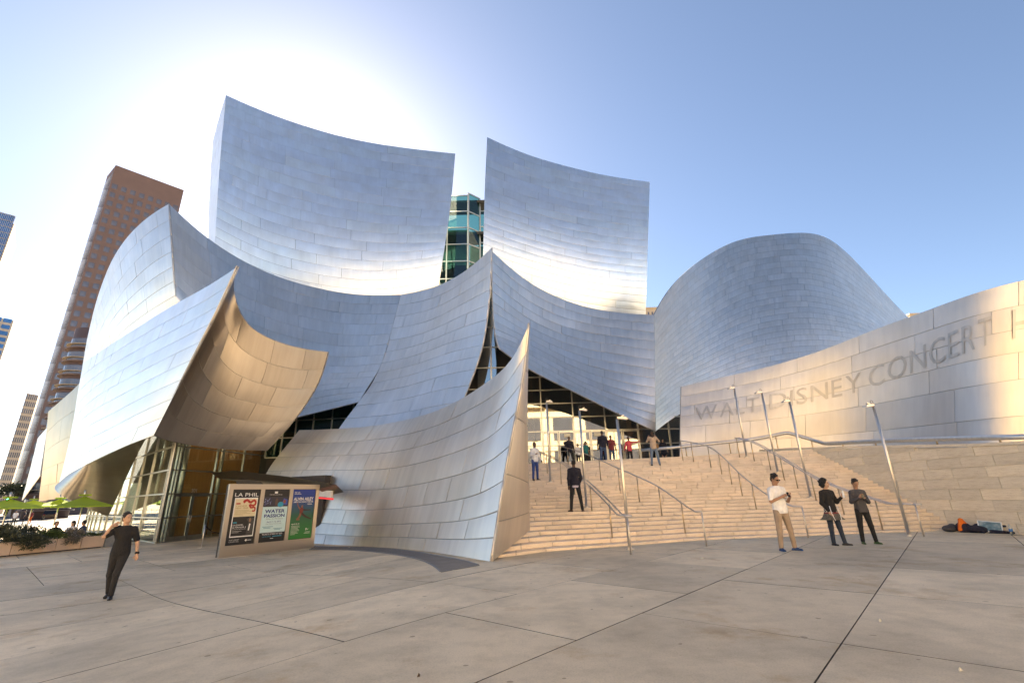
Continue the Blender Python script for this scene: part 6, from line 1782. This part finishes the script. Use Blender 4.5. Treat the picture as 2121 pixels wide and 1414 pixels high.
# grey end cabinet
c = pa + line_d * (pl_s(214))
root = empty('cabinet', tuple(c)); tag(root, 'grey metal cabinet at the end of the planters', 'cabinet')
e2 = 0.75
MB().hexa([line_d * s - pn * o + np.array([0, 0, z]) for z in (0, 0.74) for s, o in ((0, 0), (e2, 0), (e2, 0.5), (0, 0.5))]).build('body', simple('cabinet_grey', (0.32, 0.34, 0.35), 0.45, 0.3), root)
MB().hexa([line_d * s - pn * o + np.array([0, 0, z]) for z in (0.74, 0.78) for s, o in ((-0.03, -0.03), (e2 + 0.03, -0.03), (e2 + 0.03, 0.53), (-0.03, 0.53))]).build('lid', simple('cabinet_lid', (0.42, 0.44, 0.45), 0.35, 0.3), root)

def leaf_mat(name, c1, c2):
    m, n, l, b = new_mat(name)
    ge = n.new('ShaderNodeNewGeometry')
    l.new(ramp(n, l, ge.outputs['Random Per Island'], [(0.0, c1), (1.0, c2)]), b.inputs['Base Color'])
    b.inputs['Roughness'].default_value = 0.55
    return m
def shrub(label, c, rad, nleaf, leaf, mat, trail=0.0, name='shrub', group='shrubs in the planters', stem_mat=None, spiky=0.0):
    root = empty(name, tuple(c)); tag(root, label, 'shrub' if name == 'shrub' else 'tree', group)
    V = []; Fc = []
    g = np.random.default_rng(abs(hash(label)) % 9999 if False else len(label) * 37 + nleaf)
    nb = max(6, nleaf // 60)
    clumps = []
    for _ in range(nb):
        d = g.normal(size=3); d /= np.linalg.norm(d); d[2] = abs(d[2]) * 0.9 + 0.05 if not trail else d[2]
        r_ = g.uniform(0.45, 1.0)
        clumps.append(d * r_ * np.array(rad))
    for k in range(nleaf):
        cl = clumps[g.integers(nb)]
        p = cl + g.normal(size=3) * np.array(rad) * 0.16
        if trail and p[2] < 0: p = p + pn * 0.25
        d = p / np.array(rad); d = d / max(np.linalg.norm(d), 1e-3) + g.normal(size=3) * 0.6 + np.array([0, 0, spiky])
        d /= np.linalg.norm(d)
        s_ = np.cross(d, g.normal(size=3)); s_ /= max(np.linalg.norm(s_), 1e-6)
        L_ = leaf * g.uniform(0.7, 1.4); w = L_ * 0.22
        i0 = len(V)
        V += [p, p + d * L_ * 0.5 + s_ * w, p + d * L_, p + d * L_ * 0.5 - s_ * w]
        Fc.append((i0, i0 + 1, i0 + 2, i0 + 3))
    mesh_obj('foliage', V, Fc, mat, root)
    mb = MB()
    for cl in clumps[:10]: mb.tube([(0, 0, -0.12 if name == 'shrub' else -c[2]), tuple(cl * 0.5), tuple(cl)], [0.012 if name == 'shrub' else 0.12, 0.008, 0.004], 5)
    mb.build('stems', stem_mat or M['soil'], root)
    return root
LEAF_D = leaf_mat('rosemary_leaf', (0.025, 0.035, 0.018), (0.085, 0.095, 0.05)); LEAF_G = leaf_mat('grey_leaf', (0.11, 0.10, 0.085), (0.24, 0.22, 0.18)); LEAF_L = leaf_mat('green_leaf', (0.03, 0.055, 0.012), (0.09, 0.14, 0.035))
def on_planter(px, h, o=0.25):
    s_ = pl_s(px); return pa + line_d * s_ - pn * o + np.array([0, 0, h])
shrub('trailing dark green shrub spilling over the planter front', on_planter(55, 0.55, 0.1), (0.8, 0.42, 0.30), 3600, 0.085, LEAF_D, trail=1.0)
shrub('rounded grey leaved shrub bulging over the planter', on_planter(142, 0.62, 0.12), (0.42, 0.36, 0.36), 2600, 0.07, LEAF_G, trail=1.0)
shrub('dark shrub at the left edge of the planters', on_planter(2, 0.66, 0.3), (0.6, 0.5, 0.45), 1800, 0.08, LEAF_D)
shrub('fresh green plant between the dark and the grey shrub', on_planter(106, 0.66, 0.3), (0.5, 0.35, 0.26), 1500, 0.09, LEAF_L)
shrub('low green plant at the end of the planter nearest the glass', on_planter(190, 0.6, 0.3), (0.55, 0.2, 0.12), 700, 0.06, LEAF_L)
shrub('low dark hedge plant behind the planters at far left', on_planter(30, 0.9, 2.6), (1.6, 0.5, 0.40), 2600, 0.09, LEAF_D)
shrub('low dark hedge plant behind the planters towards the glass', on_planter(92, 0.8, 2.6), (1.5, 0.5, 0.34), 2200, 0.09, LEAF_D)

def parasol(label, pole_px, y_edge, y_apex, size, Y, rz):
    b_ = at(pole_px[0], 1090, Y); base = np.array([b_[0], b_[1], gz(b_[0])])
    root = empty('parasol', tuple(base), rz=rz); tag(root, label, 'parasol', 'lime green parasols on the cafe terrace')
    ze_ = float(at(pole_px[0], y_edge, Y)[2]) - base[2]; za_ = float(at(pole_px[0], y_apex, Y)[2]) - base[2]
    h = size / 2
    V = []; Fc = []
    nsub = 8
    for j in range(nsub + 1):
        t = j / nsub; z = za_ + (ze_ - za_) * (t ** 0.85) 
        for k in range(4):
            a = math.pi / 4 + k * math.pi / 2
            V.append((math.cos(a) * h * 1.414 * t if t else 0.001 * math.cos(a), math.sin(a) * h * 1.414 * t if t else 0.001 * math.sin(a), z))
            a2 = a + math.pi / 4
            V.append((math.cos(a2) * h * t * 0.985, math.sin(a2) * h * t * 0.985, z - 0.05 * math.sin(t * math.pi)))
    for j in range(nsub):
        for k in range(8): Fc.append((j * 8 + k, (j + 1) * 8 + k, (j + 1) * 8 + (k + 1) % 8, j * 8 + (k + 1) % 8))
    base_i = nsub * 8
    for k in range(8): V.append((V[base_i + k][0], V[base_i + k][1], V[base_i + k][2] - 0.06))
    for k in range(8): Fc.append((base_i + k, base_i + 8 + k, base_i + 8 + (k + 1) % 8, base_i + (k + 1) % 8))
    m, n, l, b = new_mat('lime_canvas'); b.inputs['Base Color'].default_value = (0.32, 0.48, 0.06, 1); b.inputs['Roughness'].default_value = 0.8
    out = [x for x in n if x.type == 'OUTPUT_MATERIAL'][0]
    tl = n.new('ShaderNodeBsdfTranslucent'); tl.inputs[0].default_value = (0.50, 0.68, 0.07, 1); mx = n.new('ShaderNodeMixShader'); mx.inputs[0].default_value = 0.35
    l.new(b.outputs[0], mx.inputs[1]); l.new(tl.outputs[0], mx.inputs[2]); l.new(mx.outputs[0], out.inputs['Surface'])
    mesh_obj('canopy', V, Fc, m, root)
    MB().prism([(math.cos(a * math.pi / 2 + 0.785) * 0.4, math.sin(a * math.pi / 2 + 0.785) * 0.4) for a in range(4)], za_ + 0.0, za_ + 0.09).build('cap', m, root)
    MB().tube([(0, 0, 0), (0, 0, za_ + 0.1)], 0.035, 10).build('pole', M['tube'], root, smooth=True)
    MB().tube([(0, 0, za_ - 0.15), (-0.04, -0.05, za_ + 0.32)], 0.05, 10).build('tilt_head', M['frame'], root, smooth=True)
    MB().lathe([(0.32, 0), (0.32, 0.06), (0.05, 0.09)], 18).build('foot', M['dark_metal'], root)
    for k in range(4):
        a = math.pi / 4 + k * math.pi / 2
        MB().tube([(0, 0, za_ - 0.06), (math.cos(a) * h * 1.4, math.sin(a) * h * 1.4, ze_ - 0.03)], 0.012, 6).build('rib', M['tube'], root)
parasol('lime green parasol nearest the glass hall', (160, 1049), 1048, 1027, 2.7, 28.5, 0.75)
parasol('lime green parasol at the left edge of the view', (4, 1050), 1052, 1032, 2.9, 27.0, 0.75)
parasol('lime green parasol further back between the other two', (110, 1046), 1047, 1033, 2.6, 36.0, 0.7)
parasol('lime green parasol furthest back on the cafe terrace', (55, 1046), 1047, 1035, 2.6, 42.0, 0.7)

M['chair'] = tube_metal('aluminium_chair', (0.7, 0.72, 0.74), 0.3)
chair_words = ['at the left edge of the terrace, on the near side', 'at the left edge table, turned inward', 'at the left edge table, furthest back', 'second table from the left, near side', 'second table from the left, turned inward', 'second table from the left, furthest back', 'third table from the left, near side', 'third table from the left, turned inward', 'third table from the left, furthest back', 'by the table nearest the glass, near side', 'by the table nearest the glass, turned inward', 'by the table nearest the glass, furthest back']
def chair(x, y, rz):
    root = empty('cafe_chair', (x, y, gz(x)), rz=rz); tag(root, 'aluminium cafe chair ' + chair_words.pop(0), 'chair', 'aluminium cafe chairs behind the planters')
    MB().box(-0.2, 0.2, -0.2, 0.2, 0.44, 0.46).build('seat', M['chair'], root)
    MB().hexa([(-0.2, 0.19, 0.55), (0.2, 0.19, 0.55), (0.2, 0.21, 0.55), (-0.2, 0.21, 0.55), (-0.19, 0.26, 0.86), (0.19, 0.26, 0.86), (0.19, 0.28, 0.86), (-0.19, 0.28, 0.86)]).build('backrest', M['chair'], root)
    for sx in (-1, 1):
        MB().tube([(sx * 0.18, -0.18, 0), (sx * 0.18, -0.17, 0.45)], 0.012, 6).build('leg', M['chair'], root)
        MB().tube([(sx * 0.18, 0.2, 0), (sx * 0.18, 0.17, 0.45), (sx * 0.18, 0.26, 0.86)], 0.012, 6).build('leg', M['chair'], root)
def table(x, y, lab):
    root = empty('cafe_table', (x, y, gz(x))); tag(root, lab, 'table', 'round cafe tables')
    MB().lathe([(0.36, 0.72), (0.38, 0.73), (0.38, 0.75), (0.0, 0.75)], 20).build('table_top', M['chair'], root)
    MB().lathe([(0.24, 0), (0.24, 0.02), (0.03, 0.04), (0.03, 0.72)], 14).build('pedestal', M['dark_metal'], root)
cafe = []
for k, (px, o) in enumerate(((20, 1.6), (62, 1.5), (105, 1.7), (150, 1.6))):
    q = pa + line_d * pl_s(px) - pn * o
    table(q[0], q[1], ['round cafe table at the left edge', 'round cafe table second from the left', 'round cafe table third from the left', 'round cafe table nearest the glass hall'][k])
    for a in (0.6, 2.5, 4.4): 
        chair(q[0] + 0.7 * math.cos(a + k), q[1] + 0.7 * math.sin(a + k), a + k - math.pi / 2)
    cafe.append(q)
SIT = {-1: ((-0.03, -0.42, -0.02), (0.0, 0.02, -0.42)), 1: ((0.03, -0.42, -0.02), (0.0, 0.02, -0.42))}
def seat_at(px, o, label, rz, top, **kw):
    q = pa + line_d * pl_s(px) - pn * o
    person(label, (q[0], q[1], gz(q[0])), rz, 1.7, kw.get('skin', 'tan'), top, 'long', C_black2, C_bshoe, HAIR, kw.get('hair', 'short'), leg=SIT, seated=True, vox=0.018,
           arms={-1: ((-0.06, -0.08, -0.26), (0.08, -0.24, 0.02)), 1: ((0.06, -0.08, -0.26), (-0.08, -0.24, 0.02))}, group='guests seated at the cafe', lean=(0, -0.05))
seat_at(138, 1.3, 'seated guest in dark clothes left of the parasol pole', 1.2, C_black)
seat_at(172, 1.2, 'seated woman with long dark hair at the cafe', 0.3, C_white, hair='long', skin='light')
seat_at(193, 1.1, 'seated man in blue grey shirt nearest the glass hall', -1.2, C_denim)
# people and a car out on the street
def street(px, py, label, top, legs, rz, h=1.75, skin='tan', hair='short'):
    q = gnd(px, py)
    person(label, (q[0], q[1], gz(q[0])), rz, h, skin, top, 'short', legs, C_bshoe, HAIR, hair, vox=0.025, group='passers-by on the street')
street(26, 1087, 'passer-by in white shirt on the street at far left', C_white, C_black2, 0.6)
street(46, 1085, 'passer-by in dark blue beside the one in white', C_navy, C_black2, -0.8)
street(60, 1083, 'passer-by in orange skirt on the street', C_plaid, C_orange, 0.2, 1.68, 'light', 'long')
street(70, 1074, 'distant passer-by in red top behind the others', C_plaid, C_jeans, 0.2)
street(78, 1072, 'distant passer-by in light clothes by the dark car', C_beige, C_jeans, 0.9, 1.7, 'light')
def car(label, px, py, rz, paint):
    q = gnd(px, py)
    root = empty('parked_car', (q[0], q[1], gz(q[0])), rz=rz); tag(root, label, 'car', 'cars on the street')
    Lc, Wc = 4.6, 1.85
    prof = [(-2.3, 0.45), (-2.3, 0.95), (-2.15, 1.05), (-1.75, 1.6), (-1.5, 1.68), (0.35, 1.68), (0.55, 1.62), (1.15, 1.08), (2.1, 0.95), (2.3, 0.75), (2.3, 0.45)]
    V = []; n_ = len(prof)
    for sy in (-1, 1):
        for x, z in prof: V.append((x, sy * (Wc / 2 if z < 1.2 else Wc / 2 - 0.18), z))
    Fc = [tuple(range(n_ - 1, -1, -1)), tuple(range(n_, 2 * n_))] + [(i, (i + 1) % n_, n_ + (i + 1) % n_, n_ + i) for i in range(n_)]
    mesh_obj('body', V, Fc, paint, root)
    for sy in (-1, 1):
        MB().slab([(-1.6, sy * 0.775, 1.12), (0.9, sy * 0.84, 1.12), (0.45, sy * 0.765, 1.58), (-1.5, sy * 0.765, 1.58)], (0, sy, 0), 0.03).build('side_window', M['tower_glass'], root)
        for x in (-1.4, 1.4):
            w = MB().lathe([(0.2, -0.1), (0.34, -0.1), (0.34, 0.1), (0.2, 0.1)], 18).build('wheel', M['dark'], root); w.rotation_euler = (math.pi / 2, 0, 0); w.location = (x, sy * 0.85, 0.34)
            r_ = MB().lathe([(0.02, -0.11), (0.2, -0.11), (0.2, 0.11), (0.02, 0.11)], 12).build('rim', M['chair'], w)
        MB().box(2.28, 2.33, sy * 0.6 - 0.18, sy * 0.6 + 0.18, 0.72, 0.86).build('headlight', M['pale_white'], root)
        MB().box(-2.34, -2.28, sy * 0.7 - 0.1, sy * 0.7 + 0.1, 0.8, 1.0).build('tail_light', ink((0.3, 0.01, 0.01)), root)
    MB().hexa([(0.62, -0.7, 1.6), (1.13, -0.82, 1.12), (1.13, 0.82, 1.12), (0.62, 0.7, 1.6), (0.66, -0.7, 1.63), (1.18, -0.82, 1.14), (1.18, 0.82, 1.14), (0.66, 0.7, 1.63)]).build('windscreen', M['tower_glass'], root)
pt = simple('black_paint', (0.012, 0.012, 0.014), 0.2); pt2 = simple('silver_paint', (0.42, 0.43, 0.45), 0.25, 0.5); pt3 = simple('white_paint', (0.7, 0.7, 0.7), 0.3)
car('black car on the street behind the parasol poles', 101, 1076, 2.3, pt)
car('silver car further down the street at far left', 14, 1066, 2.3, pt2)
car('white car far down the street', 70, 1061, 2.3, pt3)
# traffic light and trees down the street
q = at(20, 1035, 80); root = empty('traffic_light', (q[0], q[1], gz(q[0]))); tag(root, 'traffic light showing green far down the street', 'traffic light')
MB().tube([(0, 0, 0), (0, 0, q[2] - gz(q[0]) + 1.2)], 0.08, 8).build('pole', M['dark_metal'], root)
hz = q[2] - gz(q[0]); MB().box(-0.25, 0.25, -0.3, 0, hz - 0.4, hz + 1.0).build('housing', M['dark'], root)
m, n, l, b = new_mat('green_signal'); b.inputs['Emission Color'].default_value = (0.02, 1, 0.35, 1); b.inputs['Emission Strength'].default_value = 2.0
o = MB().lathe([(0.0, 0), (0.22, 0.0), (0.22, 0.06), (0.0, 0.06)], 14).build('lamp', m, root); o.rotation_euler = (math.pi / 2, 0, 0); o.location = (0, -0.3, hz)
BARK = simple('bark', (0.09, 0.065, 0.045), 0.9)
for px, py, Y, r_, lab in ((24, 1022, 95, 2.2, 'dark street tree far down the street on the left'), (38, 1019, 105, 2.2, 'small dark street tree beside the traffic light')):
    q = at(px, py, Y); shrub(lab, q, (r_, r_, r_ * 0.8), 1500, 0.5, LEAF_D, name='street_tree', group='trees down the street', stem_mat=BARK)
# trees across the street, mirrored in the doors
for x, y, h, lab in ((2, -20, 4.5, 'leafy tree mirrored at the left of the entrance doors'), (12, -20.5, 5, 'leafy tree mirrored beside the first tree'), (-12, -20, 5, 'leafy tree mirrored in the front screen')):
    shrub(lab, np.array([x, y, h]), (2.0, 2.0, 1.8), 1800, 0.4, LEAF_L, name='street_tree', group='trees across the street, seen mirrored', stem_mat=BARK)
